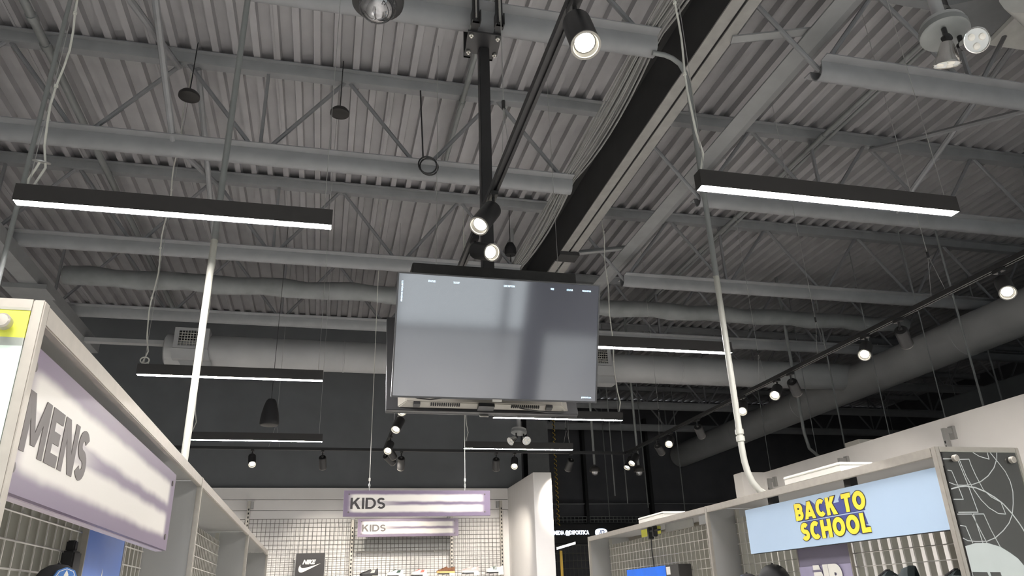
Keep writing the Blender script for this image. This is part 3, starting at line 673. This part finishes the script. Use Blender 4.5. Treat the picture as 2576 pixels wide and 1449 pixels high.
# ------------------------------------------------------------------ right partition brackets
for i, (y, lab) in enumerate(((5.74,'slotted wall standard with hooked arm nearest to the glass panel'),(7.28,'slotted wall standard with hooked arm, middle of three on the partition'),(8.74,'slotted wall standard with hooked arm, farthest on the partition'))):
    t = empty('wall_standard',(5.53,y,.2)); tag(t,lab,'bracket','wall standards on the right partition')
    MB().box(5.50,5.545,y-.016,y+.016,.2,3.0).build('slotted_post','steelp',t)
    MB().box(5.545,5.62,y-.014,y+.014,2.955,3.0).build('top_arm','steelp',t)
    MB().box(5.59,5.62,y-.03,y+.03,2.90,3.02).build('wall_plate','steelp',t)
    for k in range(12):
        MB().box(5.497,5.5005,y-.006,y+.006,2.86-k*.045,2.885-k*.045).build('slot','blackm',t)

# ------------------------------------------------------------------ signs with printed light tubes
SL, SH = 1.32, .222
smat = sign_mat('light_tube_print', SL, SH)
def tube_sign(loc, rot, word, tw, thh, tx, tz, ink, label):
    t = empty('hanging_sign', loc, rot); tag(t,label,'sign','department signs')
    MB().box(0,SL,0,.012,0,SH).build('sign_panel',smat,t,local=True)
    MB().box(-.002,SL+.002,.012,.03,-.002,SH+.002).build('sign_backer','purplepaint',t,local=True)
    lettering(word,tw,thh,.215 if word == 'MENS' else .18,ink,'sign_letter',t,tx,tz,-.0002,.001)
    for x in (.045,SL-.05):
        for z in (.035,SH-.033): MB().lathe([(.0,0),(.008,0),(.008,.003),(.0,.004)],(x,0,z),(0,-1,0),12).build('screw_cap','inkb',t,local=True)
    return t
k1 = tube_sign((.157,6.95,2.377),(0,0,0),'KIDS',.305,.096,.058,.063,'ink','front KIDS sign hanging on two cables')
for x in (.217,1.087):
    MB().tube([(x,.01,SH),(x,.01,SH+.02),(x-.006,.01,SH+.045),(x,.01,SH+.065),(x,.01,SH+.085)],.003,6).build('hook','wire',k1,local=True)
    MB().tube([(x,.01,SH+.02),(x+.007,.01,SH+.045),(x,.01,SH+.065)],.003,6).build('hook','wire',k1,local=True)
    MB().lathe([(.0,0),(.009,.004),(.009,.03),(.0,.034)],(x,.01,SH+.08),(0,0,1),10).build('turnbuckle','cord',k1,local=True)
    MB().tube([(x,.01,SH+.1),(x,.01,Z(3.9)-2.377)],.0035,6).build('sign_cable','cord',k1,local=True)
k2 = tube_sign((.43,10.3,2.472),(0,0,0),'KIDS',.305,.086,.052,.064,'inkb','rear KIDS sign mounted on the wall grid')
for x in (.09,1.26): MB().box(x-.012,x+.012,.03,.305,.15,.18).build('mount_arm','black',k2,local=True)
tube_sign((-.455,1.215,1.820),(0,0,PI/2),'MENS',.342,.092,.052,.063,'inkb','MENS sign on the left gondola')

# ------------------------------------------------------------------ gondolas
def gondola(name, xf, xb, ys, label):
    """xf: face towards the aisle, xb: far face; ys: post positions"""
    sgn = 1 if xb > xf else -1; xc = (xf+xb)/2; top = 2.095
    t = empty(name, (xc,(ys[0]+ys[-1])/2,0)); tag(t,label,'shelving','shop gondolas')
    p = .017
    def bx(a, b, *r): return (min(a,b),max(a,b))+r
    for y in ys:
        for x in (xf, xb-sgn*p):
            MB().box(*bx(x,x+sgn*p,y,y+p*1.3,0,top)).build('post','steel',t,bevel=.002)
    for a, b in zip(ys, ys[1:]):
        for x in (xf+sgn*.001, xb-sgn*p):
            MB().box(*bx(x,x+sgn*(p-.001),a+p*1.3,b,top-.034,top-.001)).build('top_rail','steel',t,bevel=.002)
        MB().box(*bx(xf+sgn*p,xb-sgn*p,a+p*1.3,b,top-.012,top-.006)).build('top_panel','steelp',t)
        MB().box(*bx(xf+sgn*p,xb-sgn*p,a+p*1.3,b,.02,.16)).build('base_plinth','steelp',t)
    for y in ys[1:-1]: MB().box(*bx(xf+sgn*p,xb-sgn*p,y+.004,y+.018,.16,top-.013)).build('partition','steelp',t)
    y = ys[-1]; MB().box(*bx(xf+sgn*p,xb-sgn*p,y+.004,y+.018,.16,top-.013)).build('end_partition','steelp',t)
    y = ys[0]
    for z0, z1 in ((top-.018,top),(.05,.07)): MB().box(*bx(xf+sgn*p,xb-sgn*p,y,y+.016,z0,z1)).build('end_rail','steel',t)
    # slatted grid down the middle
    s0 = None
    for a, b in zip(ys, ys[1:]):
        n = int((b-a-.06)/.0575)
        for i in range(n+1):
            yy = a+.05+i*.0575
            if s0 is None:
                s0 = MB().box(-.0145,.0145,-.0015,.0015,0,1.74).build('slat','slat',t,local=True); o = s0
            else:
                o = bpy.data.objects.new('slat', s0.data); C.objects.link(o); o.parent = t
            o.location = (0, yy-(ys[0]+ys[-1])/2, .29)
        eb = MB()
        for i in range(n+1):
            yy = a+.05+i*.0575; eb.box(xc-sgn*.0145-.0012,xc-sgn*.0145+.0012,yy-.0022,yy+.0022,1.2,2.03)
        eo = eb.build('slat_edge_highlight','gwire',t); eo['kind'] = 'stuff'  # pale strips stand in for light catching the slats' front edges
        for q in range(17):
            z = 2.0-q*.0525
            if z < 1.2: break
            MB().tube([(xc-sgn*.0165,a+.03,z),(xc-sgn*.0165,b-.005,z)],.0022,6).build('cross_wire','gwire',t)
        for yy in (a+.03, b-.012):
            MB().box(xc-.011,xc+.011,yy-.007,yy+.007,.16,top-.02).build('grid_upright','slat',t)
    return t, xc
gl_, xcl = gondola('gondola_shelving',-.434,-.79,[1.19,2.92,4.94,6.81],'left gondola of brushed steel bays below the MENS sign')
gr_, xcr = gondola('gondola_shelving',2.02,2.372,[2.16,3.85,5.83],'right gondola of brushed steel bays with the back to school sign')
# end panels (flat print behind glass)
def end_panel(x0, x1, y, label, draw, bolts):
    t = empty('end_panel',((x0+x1)/2,y,.08)); tag(t,label,'graphic panel','gondola end panels')
    draw(t)
    MB().box(x0,x1,y-.007,y-.003,.09,2.079).build('glass_sheet','glass',t)
    for x, z in bolts: MB().lathe([(.0,0),(.0115,0),(.0115,.012),(.009,.0145),(.0,.015)],(x,y-.007,z),(0,-1,0),20).build('standoff_bolt','steel',t,smooth=True)
def draw_left(t):
    y0, y1 = 1.191, 1.196
    MB().box(-.772,-.452,y0,y1,2.034,2.078).build('yellow_strip','lemon',t)
    MB().box(-.772,-.452,y0,y1,2.021,2.034).build('grey_strip','greyband',t)
    MB().box(-.772,-.452,y0,y1,.09,2.021).build('mint_field','mint',t)
end_panel(-.772,-.4515,1.190,'glass end panel with yellow and pale print at left edge',draw_left,((-.479,2.053),(-.745,2.053)))
def draw_right(t):
    yb = 2.163
    MB().box(2.045,2.352,yb,yb+.004,.09,2.079).build('black_field','blackprint',t)
    L = dict(
     A=[(2.049,1.953),(2.080,1.960),(2.111,1.962),(2.148,1.957),(2.183,1.944),(2.216,1.925),(2.244,1.903),(2.268,1.872),(2.288,1.838),(2.31,1.79),(2.325,1.74)],
     B=[(2.248,2.077),(2.272,2.041),(2.290,2.012),(2.299,1.979),(2.298,1.944),(2.286,1.906),(2.269,1.869),(2.246,1.841),(2.214,1.817),(2.175,1.795),(2.137,1.784),(2.092,1.784),(2.062,1.787),(2.046,1.795)],
     C=[(2.047,1.974),(2.070,1.966),(2.101,1.965),(2.140,1.968),(2.175,1.977),(2.213,1.997),(2.246,2.024),(2.268,2.054),(2.276,2.077)],
     J=[(2.046,2.053),(2.104,2.054),(2.120,1.966),(2.132,1.877),(2.054,1.877)], J2=[(2.048,1.871),(2.105,1.871),(2.135,1.779)],
     D=[(2.111,2.052),(2.152,2.053),(2.154,2.033),(2.162,1.998),(2.178,1.950),(2.201,1.927),(2.228,1.913),(2.236,1.909),(2.242,1.870),(2.213,1.872),(2.181,1.891),(2.158,1.916),(2.139,1.950),(2.122,1.995),(2.111,2.052)],
     D2=[(2.119,1.780),(2.111,1.871),(2.153,1.871),(2.157,1.854),(2.165,1.820),(2.184,1.766)],
     I=[(2.053,2.015),(2.068,2.013),(2.078,1.966),(2.086,1.919),(2.048,1.919)], I2=[(2.048,1.835),(2.068,1.832),(2.079,1.779)],
     U=[(2.176,2.076),(2.199,2.063),(2.236,2.054),(2.236,2.077)])
    for k, p in L.items():
        w = .0042 if k == 'A' else .0028
        MB().ribbon(p,w,yb-.0006-(.0003 if k == 'A' else 0),yb).build('line_motif','line',t)
    disc = [(2.046,1.60),(2.046,1.770),(2.090,1.779),(2.135,1.779),(2.184,1.766),(2.216,1.747),(2.241,1.729),(2.27,1.69),(2.29,1.60)]
    MB().outline(disc[::-1],yb-.0012,yb).build('pale_disc','palegrey',t)
    for p in ([(2.05,1.60),(2.048,1.691),(2.105,1.689),(2.12,1.60)],[(2.128,1.60),(2.116,1.689),(2.156,1.688),(2.165,1.60)]): MB().outline(p[::-1],yb-.002,yb-.0012).build('dark_letter','blackprint',t)
end_panel(2.045,2.3535,2.161,'black glass end panel with thin pale line emblem at right',draw_right,((2.082,2.053),(2.318,2.050)))
# back to school sign
bt = empty('header_sign',(2.045,3.495,1.826),(0,0,-PI/2)); tag(bt,'pale blue BACK TO SCHOOL sign on the right gondola','sign')
MB().box(0,SL-.02,0,.010,0,.206).build('sign_panel','skyblue',bt,local=True)
MB().box(-.001,SL-.019,.010,.025,-.002,.208).build('sign_backer','black',bt,local=True)
for body, x0, z0, w, h in (('BACK TO',.425,.112,.476,.072),('SCHOOL',.447,.026,.455,.074)):
    for k in range(1,9):      # printed block shadow running towards the middle of the sign
        f = 1-.028*k; cx, cz = .67, .104
        lettering(body,w*f,h*f,.25,'navy','letter_shadow',bt,cx+(x0-cx)*f,cz+(z0-cz)*f,-.0002-.00005*(9-k),.0002,.10)
    za, zb_ = (z0-.004,z0+h*.62) if z0 > .1 else (z0+h*.40,z0+h+.004); xi = .012
    MB().outline([(x0+xi,za),(x0+w-xi,za),(x0+w-xi*2,zb_),(x0+xi*2,zb_)],-.0004,-.0001).build('block_shadow','navy',bt,local=True)
    lettering(body,w,h,.25,'ink','letter_outline',bt,x0,z0,-.0010,.0003,.09)
    lettering(body,w,h,.25,'yellow','letter_face',bt,x0,z0,-.0016,.0004,.0)
for x in (.2,.78): MB().box(x-.02,x+.02,.025,.06,.19,.255).build('clip','black',bt,local=True)
for x in (-.0,): pass
# low cartons lying on the right gondola
for x0, x1, y0, y1, lab in ((2.035,2.19,2.69,3.10,'long white carton lying on the right gondola, nearer one'),(2.04,2.19,4.45,4.85,'long white carton lying on the right gondola, farther one')):
    t = empty('flat_carton',((x0+x1)/2,(y0+y1)/2,2.095)); tag(t,lab,'box','cartons on the gondola')
    MB().box(x0,x1,y0,y1,2.0955,2.122).build('carton_base','cardwhite',t,bevel=.003); MB().box(x0-.002,x1+.002,y0-.002,y1+.002,2.1225,2.134).build('carton_lid','offwhite',t,bevel=.003)

# ------------------------------------------------------------------ goods on the gondolas
def poster(name, x, y0, y1, z0, z1, mt, label, face):
    t = empty(name,(x,(y0+y1)/2,z0)); tag(t,label,'poster')
    MB().box(x-.004,x+.004,y0,y1,z0,z1).build('poster_board',mt,t)
    for yy in (y0-.006,y1): MB().box(x-.007,x+.007,yy,yy+.006,z0,z1+.005).build('poster_edge','steel',t)
    return t
pb = poster('brand_poster',-.582,2.17,2.56,1.2,1.883,'blueposter','blue poster on the grid below the MENS sign',1)
MB().add([(-.577,2.33,1.60),(-.577,2.40,1.60),(-.577,2.362,1.765),(-.5775,2.33,1.60),(-.5775,2.40,1.60),(-.5775,2.362,1.765)],[(0,1,2),(5,4,3),(0,3,4,1),(1,4,5,2),(2,5,3,0)]).build('white_spike','offwhite',pb)
pn = poster('brand_poster',2.148,2.885,3.255,1.2,1.832,'greypurple','grey-purple brand poster on the grid below the back to school sign',-1)
e = empty('emblem',(-.006,0,0),(0,0,-PI/2)); e.parent = pn
lettering('NB',.20,.13,.27,'offwhite','emblem_letter',e,-.07,.425,-.0085,.001,0.,.02)
for k in range(4): MB().box(-.075,-.005,-.0108,-.0098,.445+k*.027,.454+k*.027).build('emblem_stripe','greypurple',e,local=True)
MB().box(2.140,2.1475,2.885,3.255,1.2,1.752).build('poster_lower_field',mat('lilac_print',(.36,.33,.47),.4),pn)
pc = empty('display_card',(2.13,4.96,1.45)); tag(pc,'bright cobalt blue card standing in the second bay of the right gondola','card')
MB().box(2.105,2.111,4.62,5.30,1.45,1.826).build('card_board','cobalt',pc); MB().box(2.111,2.14,4.93,4.99,1.45,1.80).build('card_strut','steelp',pc)
sbx = empty('shoe_box',(2.12,4.52,1.6)); tag(sbx,'dark shoe box with a white price label beside the cobalt card','box')
MB().box(2.085,2.17,4.41,4.60,1.6,1.825).build('box_body','house',sbx,bevel=.003); MB().box(2.083,2.0848,4.53,4.585,1.77,1.815).build('price_label','cardwhite',sbx)
def header_card(y0, y1, z0, z1, mt, lab):
    t = tag(empty('header_card',(2.17,(y0+y1)/2,z0)),lab,'card','header cards'); MB().box(2.158,2.162,y0,y1,z0,z1).build('card_sheet',mt,t); MB().box(2.1625,2.168,y0+.01,y0+.03,z0,z1).build('card_clip','black',t)
header_card(4.78,5.10,2.03,2.078,'lemon','yellow header card under the rail of the right gondola')
header_card(4.30,4.70,2.03,2.078,'greyband','grey header card beside the yellow one under the rail')
header_card(3.93,4.22,2.03,2.078,'palegrey','pale grey header card next to the bay post under the rail')
cm = empty('clip_camera',(2.12,4.85,1.98)); tag(cm,'small black clip device hanging by a lead before the yellow card','device')
MB().box(2.10,2.135,4.835,4.865,2.0,2.075).build('device_body','black',cm,bevel=.003); MB().box(2.10,2.13,4.76,4.785,2.01,2.078).build('device_clip','black',cm,bevel=.003); MB().box(2.105,2.125,4.70,4.84,2.042,2.052).build('device_arm','black',cm)
MB().tube([(2.118,4.85,2.0),(2.115,4.848,1.93),(2.118,4.846,1.83),(2.12,4.84,1.7)],.004,6).build('device_lead','black',cm,smooth=True)
def cap(loc, rz, crown, patch, label, s=1.):
    t = empty('baseball_cap',loc,(0,0,rz)); tag(t,label,'cap','caps on the gondolas')
    MB().lathe([(.09*s,0),(.092*s,.03*s),(.085*s,.07*s),(.065*s,.105*s),(.035*s,.125*s),(.0,.130*s)],(0,0,0),(0,0,1),24).build('crown',crown,t,smooth=True,local=True)
    MB().lathe([(.0,.129*s),(.008*s,.13*s),(.006*s,.135*s),(.0,.137*s)],(0,0,0),(0,0,1),10).build('top_button',crown,t,smooth=True,local=True)
    pts = [(.085*s*math.cos(a),-.05*s-.10*s*math.sin(a)) for a in [PI*i/12 for i in range(13)]]
    b = MB(); n = len(pts)
    vs = [(x,y,.004*s+ (.02*s*(x/(.085*s))**2)*-1+.02*s) for x,y in pts]; b.add(vs+[(x,y,z-.004) for x,y,z in vs],[tuple(range(n)),tuple(range(2*n-1,n-1,-1))]+[(i,n+i,n+(i+1)%n,(i+1)%n) for i in range(n)])
    b.build('brim',crown,t,local=True)
    if patch:
        q = [(-.048,.070),(-.033,.100),(0,.113),(.033,.100),(.048,.070),(.032,.040),(-.032,.040)]
        MB().outline([(x*s,z*s) for x,z in q][::-1],-.096*s,-.080*s).build('front_patch','hatblue',t,local=True)
        MB().outline([(x*s*.85,(z*.85+.0115)*s) for x,z in q][::-1],-.0972*s,-.096*s).build('patch_rim','offwhite',t,local=True)
        MB().outline([(x*s*.78,(z*.78+.0168)*s) for x,z in q][::-1],-.0984*s,-.0972*s).build('patch_field','hatblue',t,local=True)
        fl = MB(); fl.outline([(-.006*s,.052*s),(.006*s,.052*s),(.009*s,.082*s),(0,.102*s),(-.009*s,.082*s)],-.0996*s,-.0984*s)
        for sg in (-1,1): fl.outline([(sg*.008*s,.054*s),(sg*.026*s,.062*s),(sg*.03*s,.080*s),(sg*.018*s,.072*s)][::sg],-.0996*s,-.0984*s)
        fl.build('fleur_motif','offwhite',t,local=True)
cap((-.545,1.875,1.687),.62,'hatdark',True,'charcoal cap with blue shield patch below the MENS sign',.50)
cap((2.098,3.41,1.668),-PI/2+.3,'blackm',False,'plain black cap in the near bay of the right gondola',.82)
cap((2.10,3.66,1.652),-PI/2+.6,'hatdark',True,'dark cap with patch beside the bay post of the right gondola',.70)
bh = empty('hook_holder',(-.575,2.06,1.62)); tag(bh,'black hook holder on the grid just left of the blue poster','holder')
MB().box(-.590,-.562,2.03,2.09,1.62,1.79).build('holder_body','blackm',bh,bevel=.004); MB().box(-.592,-.572,2.06,2.085,1.79,1.815).build('holder_hook','blackm',bh,bevel=.003)
def shoe(loc, rz, L, upper, sole, accent, label, stripes=None, high=False, group='kids shoes on the wall'):
    t = empty('sneaker', loc, (0,0,rz)); tag(t,label,'shoe',group)
    N = 22; K = 13; W = L*.17
    def prof(u):
        w = W*(.50+.62*math.sin(min(1,u/.62)*PI/2)**.8 if u < .3 else 1.02-.30*abs(u-.32)/.68) if u > 0 else W*.3
        w = W*(.35+.65*min(1,(u/.16))**.5)*(1-.22*max(0,u-.35)/.65)*(1-.22*max(0,(u-.93)/.07)**2)
        h = L*(.10+.10*min(1,u/.12)**.5) if u < .12 else L*(.20+(.17 if high else .14)*((u-.12)/.45)**1.2) if u < .57 else L*((.37 if high else .34)-.03*math.sin((u-.57)/.36*PI)+(.05 if u > .88 else 0)+(.05*(u-.57)/.43 if high else 0))
        return w, h
    b = MB(); vs = []; z0 = L*.085
    for i in range(N+1):
        u = i/N; w, h = prof(max(u,.008)); x = (u-.5)*L; openv = .60 < u < .955
        for j in range(K):
            a = PI*j/(K-1); y = w*math.cos(a)*(1-.18*math.sin(a)); z = z0+(h-z0)*math.sin(a)**.75
            if openv and 4 <= j <= 8: z = z0+(h-z0)*(.42 if j == 6 else .45); y *= .8
            if u >= .955 and 3 < j < 9: z = z0+(h-z0)*.80
            if 4 <= j <= 8 and not openv and u > .3: y *= .9
            vs.append((x,y,z))
    fs = [(i*K+j,i*K+j+1,(i+1)*K+j+1,(i+1)*K+j) for i in range(N) for j in range(K-1)]
    b.add(vs, fs); up_ = b.build('upper',upper,t,smooth=True,local=True)
    s = MB(); ring = []
    for i in range(N+1):
        u = i/N; w, _ = prof(max(u,.008)); ring.append(((u-.5)*L,w*1.07))
    pts = ring+[(x,-y) for x,y in ring[::-1]]; n = len(pts)
    lift = lambda x: L*.03*max(0,(-x/L-.28)/.22)**2
    s.add([(x,y,lift(x)) for x,y in pts]+[(x*1.015,y*1.0,L*.10+lift(x)) for x,y in pts],[tuple(range(n)),tuple(range(2*n-1,n-1,-1))]+[(i,(i+1)%n,n+(i+1)%n,n+i) for i in range(n)])
    s.build('sole',sole,t,smooth=True,local=True)
    for k in range(5):
        u = .30+.052*k; w, h = prof(u); x = (u-.5)*L
        MB().tube([(x,-w*.42,h*.93),(x-.004,0,h*1.03),(x,w*.42,h*.93)],L*.014,6).build('lace',accent,t,local=True,smooth=True)
    w, h = prof(.42)
    MB().hexa([(-.12*L,-.016*L*2,h*.95),(-.12*L,.032*L,h*.95),(.06*L,.032*L,h*1.18),(.06*L,-.032*L,h*1.18)],[(-.12*L,-.032*L,h*1.02),(-.12*L,.032*L,h*1.02),(.055*L,.032*L,h*1.25),(.055*L,-.032*L,h*1.25)]).build('tongue',accent if not stripes else upper,t,local=True)
    if stripes:
        for sy in (-1,1):
            for k in range(3):
                x = (-.08+.075*k)*L; wv = W*.99
                MB().hexa([(x,sy*wv*.86,L*.12),(x+.03*L,sy*wv*.86,L*.12),(x+.0*L,sy*wv*.55,L*.32),(x-.03*L,sy*wv*.55,L*.32)],[(x,sy*wv*1.02,L*.12),(x+.03*L,sy*wv*1.02,L*.12),(x+.0*L,sy*wv*.86,L*.32),(x-.03*L,sy*wv*.86,L*.32)]).build('side_stripe',stripes,t,local=True)
    else:
        for sy in (-1,1):
            MB().hexa([(.05*L,sy*W*.6,L*.14),(.30*L,sy*W*.6,L*.16),(.34*L,sy*W*.5,L*.30),(.16*L,sy*W*.5,L*.28)],[(.05*L,sy*W*.98,L*.14),(.30*L,sy*W*.93,L*.16),(.34*L,sy*W*.80,L*.30),(.16*L,sy*W*.86,L*.28)]).build('side_panel',accent,t,local=True)
    return t
KS = [(.60,.23,'shoeblack','black','greyband','dark high sneaker on the wall, far left in the shoe row',None,True),
      (.935,.21,'offwhite','rubber','green','white sneaker with dark green collar, second in the shoe row',None,False),
      (1.245,.20,'offwhite','rubber','coral','white sneaker with coral patch, third in the shoe row',None,False),
      (1.595,.235,'brown','gum','brown','brown suede sneaker with gum sole, fourth in the shoe row',None,False),
      (1.92,.22,'pink','rubber','offwhite','pale pink chunky sneaker, fifth in the shoe row',None,False),
      (2.25,.235,'offwhite','rubber','offwhite','white sneaker with three dark stripes, far right in the shoe row','green',False)]
for x, L, u_, s_, a_, lab, st, hi in KS:
    zs = 2.012 if x > 1.4 else 2.0
    shoe((x,10.4,zs),0,L,u_,s_,a_,lab,st,hi)
    t = empty('shoe_shelf',(x,10.5,zs-.02)); tag(t,'small dark shelf under the '+lab.split(',')[0].split(' on the')[0],'shelf','shoe shelves on the wall')
    MB().box(x-.10,x+.11,10.33,10.48,zs-.012,zs-.001).build('shelf_plate','black',t); MB().box(x-.012,x+.012,10.48,10.66,zs-.012,zs-.004).build('shelf_arm','black',t)
    MB().box(x+.04,x+.11,10.325,10.329,zs-.035,zs-.001).build('price_tag','cardwhite',t)
shoe((2.10,2.635,1.607),-PI/2,.29,'teal','shoeblack','shoeblack','dark teal running shoe in the right gondola, left one',None,True,'dark shoes in the right gondola')
shoe((2.115,2.315,1.600),-PI/2,.28,'teal','shoeblack','shoeblack','dark teal running shoe in the right gondola, beside the glass panel',None,True,'dark shoes in the right gondola')
for y, z, lab in ((2.635,1.606,'left dark running shoe'),(2.325,1.599,'right dark running shoe')):
    t = empty('shoe_shelf',(2.12,y,z-.012)); tag(t,'clear-edged shelf under the '+lab,'shelf'); MB().box(2.04,2.177,y-.14,y+.14,z-.011,z).build('shelf_plate','steelp',t)
t = empty('cap_shelf',(2.1,3.55,1.62)); tag(t,'thin shelf under the caps of the right gondola','shelf'); MB().box(2.03,2.177,3.30,3.80,1.640,1.650).build('shelf_plate','steelp',t)
t = empty('cap_shelf',(-.54,1.875,1.62)); tag(t,'thin shelf under the charcoal cap on the left gondola','shelf'); MB().box(-.592,-.47,1.80,1.95,1.674,1.686).build('shelf_plate','steelp',t)
t = empty('carton_shelf',(2.12,4.85,1.42)); tag(t,'thin shelf under the cobalt card','shelf'); MB().box(2.04,2.175,4.38,5.35,1.43,1.449).build('shelf_plate','steelp',t); MB().box(2.085,2.17,4.41,4.60,1.45,1.599).build('lower_box','house',t)

# ------------------------------------------------------------------ kids wall grid
def standard(x, z1, lab, y=10.66):
    t = empty('wall_standard',(x,y,.2)); tag(t,lab,'bracket','wall standards behind the kids signs')
    MB().box(x-.019,x+.019,y-.02,y+.02,.2,z1).build('slotted_post','steel',t)
    MB().box(x+.019,x+.05,y+.02,y+.085,z1-.09,z1).build('wall_bracket','steelp',t) if x < 1 else MB().box(x-.05,x-.019,y+.02,y+.085,z1-.09,z1).build('wall_bracket','steelp',t)
    for k in range(22): MB().box(x-.004,x+.012,y-.0225,y-.0200,z1-.12-k*.05,z1-.095-k*.05).build('slot','blackm',t)
standard(-.974,2.965,'slotted upright left of the poster on the white back wall')
standard(.372,2.72,'slotted upright under the left end of the rear kids sign')
standard(1.712,2.80,'slotted upright under the right end of the rear kids sign')
standard(2.415,2.965,'slotted upright beside the white return wall')
def grid(x0, x1, z0, z1, y, px, pz, lab, mt='gwire', r=.0032):
    b = MB(); n = round((x1-x0)/px); k = round((z1-z0)/pz)
    for i in range(n+1): x = x0+(x1-x0)*i/n; b.tube([(x,y,z0),(x,y,z1)],r,4)
    for i in range(k+1): z = z0+(z1-z0)*i/k; b.tube([(x0,y-.006,z),(x1,y-.006,z)],r,4)
    o = b.build('grid_panel',mt); tag(o,lab,'grid','wire grid panels'); return o
M['gdark'] = mat('grey_wire', (.20,.19,.175), .45, metal=.4)
grid(-1.75,-1.0,.9,2.73,10.62,.054,.054,'wire grid panel at the left end of the kids wall','gdark')
grid(-.95,.35,.9,2.73,10.62,.054,.054,'wire grid panel behind the square black poster','gdark')
grid(.40,1.69,.9,2.73,10.62,.054,.054,'wire grid panel below the rear kids sign','gdark')
grid(1.74,2.39,.9,2.725,10.62,.054,.054,'narrow wire grid panel beside the return wall','gdark')
t = empty('valance',(1.05,10.5,2.32)); tag(t,'grey valance board under the rear kids sign','board')
MB().box(.41,1.69,10.63,10.645,2.32,2.47).build('board_face','greyband',t)
np_ = empty('brand_poster',(-.14,10.6,1.85)); tag(np_,'square black poster with white swoosh on the wall grid','poster')
MB().box(-.325,.038,10.595,10.605,1.85,2.302).build('poster_board','ink',np_); 
for x in (-.330,.038): MB().box(x,x+.006,10.592,10.608,1.85,2.304).build('poster_edge','steelp',np_)
e = empty('emblem',(0,0,0)); e.parent = np_; e.location = (-.325+.14,10.594-10.6,0)
text('NIKE',.17,.058,'offwhite','emblem_letters',e,.085,.315,0,.001,.06,shear=.35)
sw = [(.045,.235),(.040,.255),(.046,.285),(.062,.315),(.062,.295),(.072,.278),(.09,.27),(.12,.272),(.20,.292),(.315,.325),(.20,.268),(.10,.222),(.075,.218),(.055,.222)]
MB().outline(sw[::-1],-.001,0).build('swoosh','offwhite',e,local=True)

# ------------------------------------------------------------------ far bay
fs = empty('sign_band',(6,14.9,2.66)); tag(fs,'black fascia with glowing white letters in the far bay','sign')
MB().box(3.9,9.0,14.80,14.98,2.66,3.02).build('fascia','blackm',fs)
e = empty('lettering_group',(0,0,0)); e.parent = fs; e.location = (-6,-.1,-2.66)
text('MEDIA @JDSPORTSCA',.728,.105,'textglow2','glow_letters',e,4.42,2.80,0,.004,.03)
ov = [(5.405+.128*math.copysign(abs(math.cos(a))**.7,math.cos(a)),2.853+.078*math.copysign(abs(math.sin(a))**.7,math.sin(a))) for a in [2*PI*i/28 for i in range(28)]]
MB().outline(ov,-.004,0).build('oval_badge','textglow2',e,local=True)
text('JD',.13,.10,'navy','badge_letters',e,5.345,2.803,-.004,.003,.03,shear=.3)
grid(3.9,9.0,3.05,3.17,14.86,.082,.06,'low strip of wire grid above the black fascia','conduit',.007)
grid(3.9,9.0,1.2,2.62,14.86,.082,.145,'wire grid on the black far wall below the fascia','gdark',.006)
for x, lab in ((5.17,'left'),(6.6,'right')): tag(MB().box(x-.03,x+.03,14.84,14.99,3.02,5.2).build('wall_post','blackm'),lab+' black upright on the far wall above the fascia','post','far wall uprights')
tag(MB().box(2.9,12.9,14.93,14.995,3.42,3.44).build('trim_1','column'),'thin grey seam strip along the black far wall','trim')['kind'] = 'structure'
cpts = []; 
for i in range(321):
    a = i*.55; z = 4.65-i*.0061; cpts.append((3.515+.018*math.cos(a),11.5+.018*math.sin(a),z))
sc = empty('coiled_cord',(3.515,11.5,2.70)); tag(sc,'yellow coiled cord hanging down beside the return wall','cord')
MB().tube(cpts,.0055,6).build('coil','amber',sc,smooth=True)
MB().tube([(3.515,11.5,2.70),(3.515,11.5,Z(3.98))],.006,6).build('core_lead','blackm',sc)
tag(MB().box(3.508,3.548,11.49,11.51,1.4,2.33).build('yellow_strap','amber'),'flat yellow strap below the coiled cord','strap')
for x0, y0, dx, dy, lab in ((4.32,14.3,.36,.02,'glowing far lamp strip under the fascia, left one'),(5.12,14.3,.4,.02,'glowing far lamp strip under the fascia, behind the gondola end')):
    t = empty('far_strip_light',(x0,14.3,2.5)); tag(t,lab,'light','far strip lights')
    MB().hexa([(x0,14.28,2.52),(x0+dx,14.28,2.61),(x0+dx,14.34,2.61),(x0,14.34,2.52)],[(x0,14.28,2.56),(x0+dx,14.28,2.65),(x0+dx,14.34,2.65),(x0,14.34,2.56)]).build('tube_cover',mat('far_tube',(.9,.9,.9),.5,emit=(1,.97,.9),estr=4.),t)
    MB().box(x0+.02,x0+.05,14.34,14.9,2.53,2.55).build('tube_bracket','black',t)

# unseen dark stand, added to give the television screen its dark cross reflection
ds = empty('reflection_stand',(2.4,-2.0,0)); tag(ds,'unseen dark stand added for the dark cross mirrored in the television screen','stand')
MB().box(2.20,2.44,-2.1,-1.9,0,2.3).build('stand_post','blackm',ds); MB().box(2.44,3.6,-2.1,-1.95,1.44,2.3).build('stand_header','blackm',ds); MB().box(2.0,2.8,-2.3,-1.7,0,.03).build('stand_foot','blackm',ds)
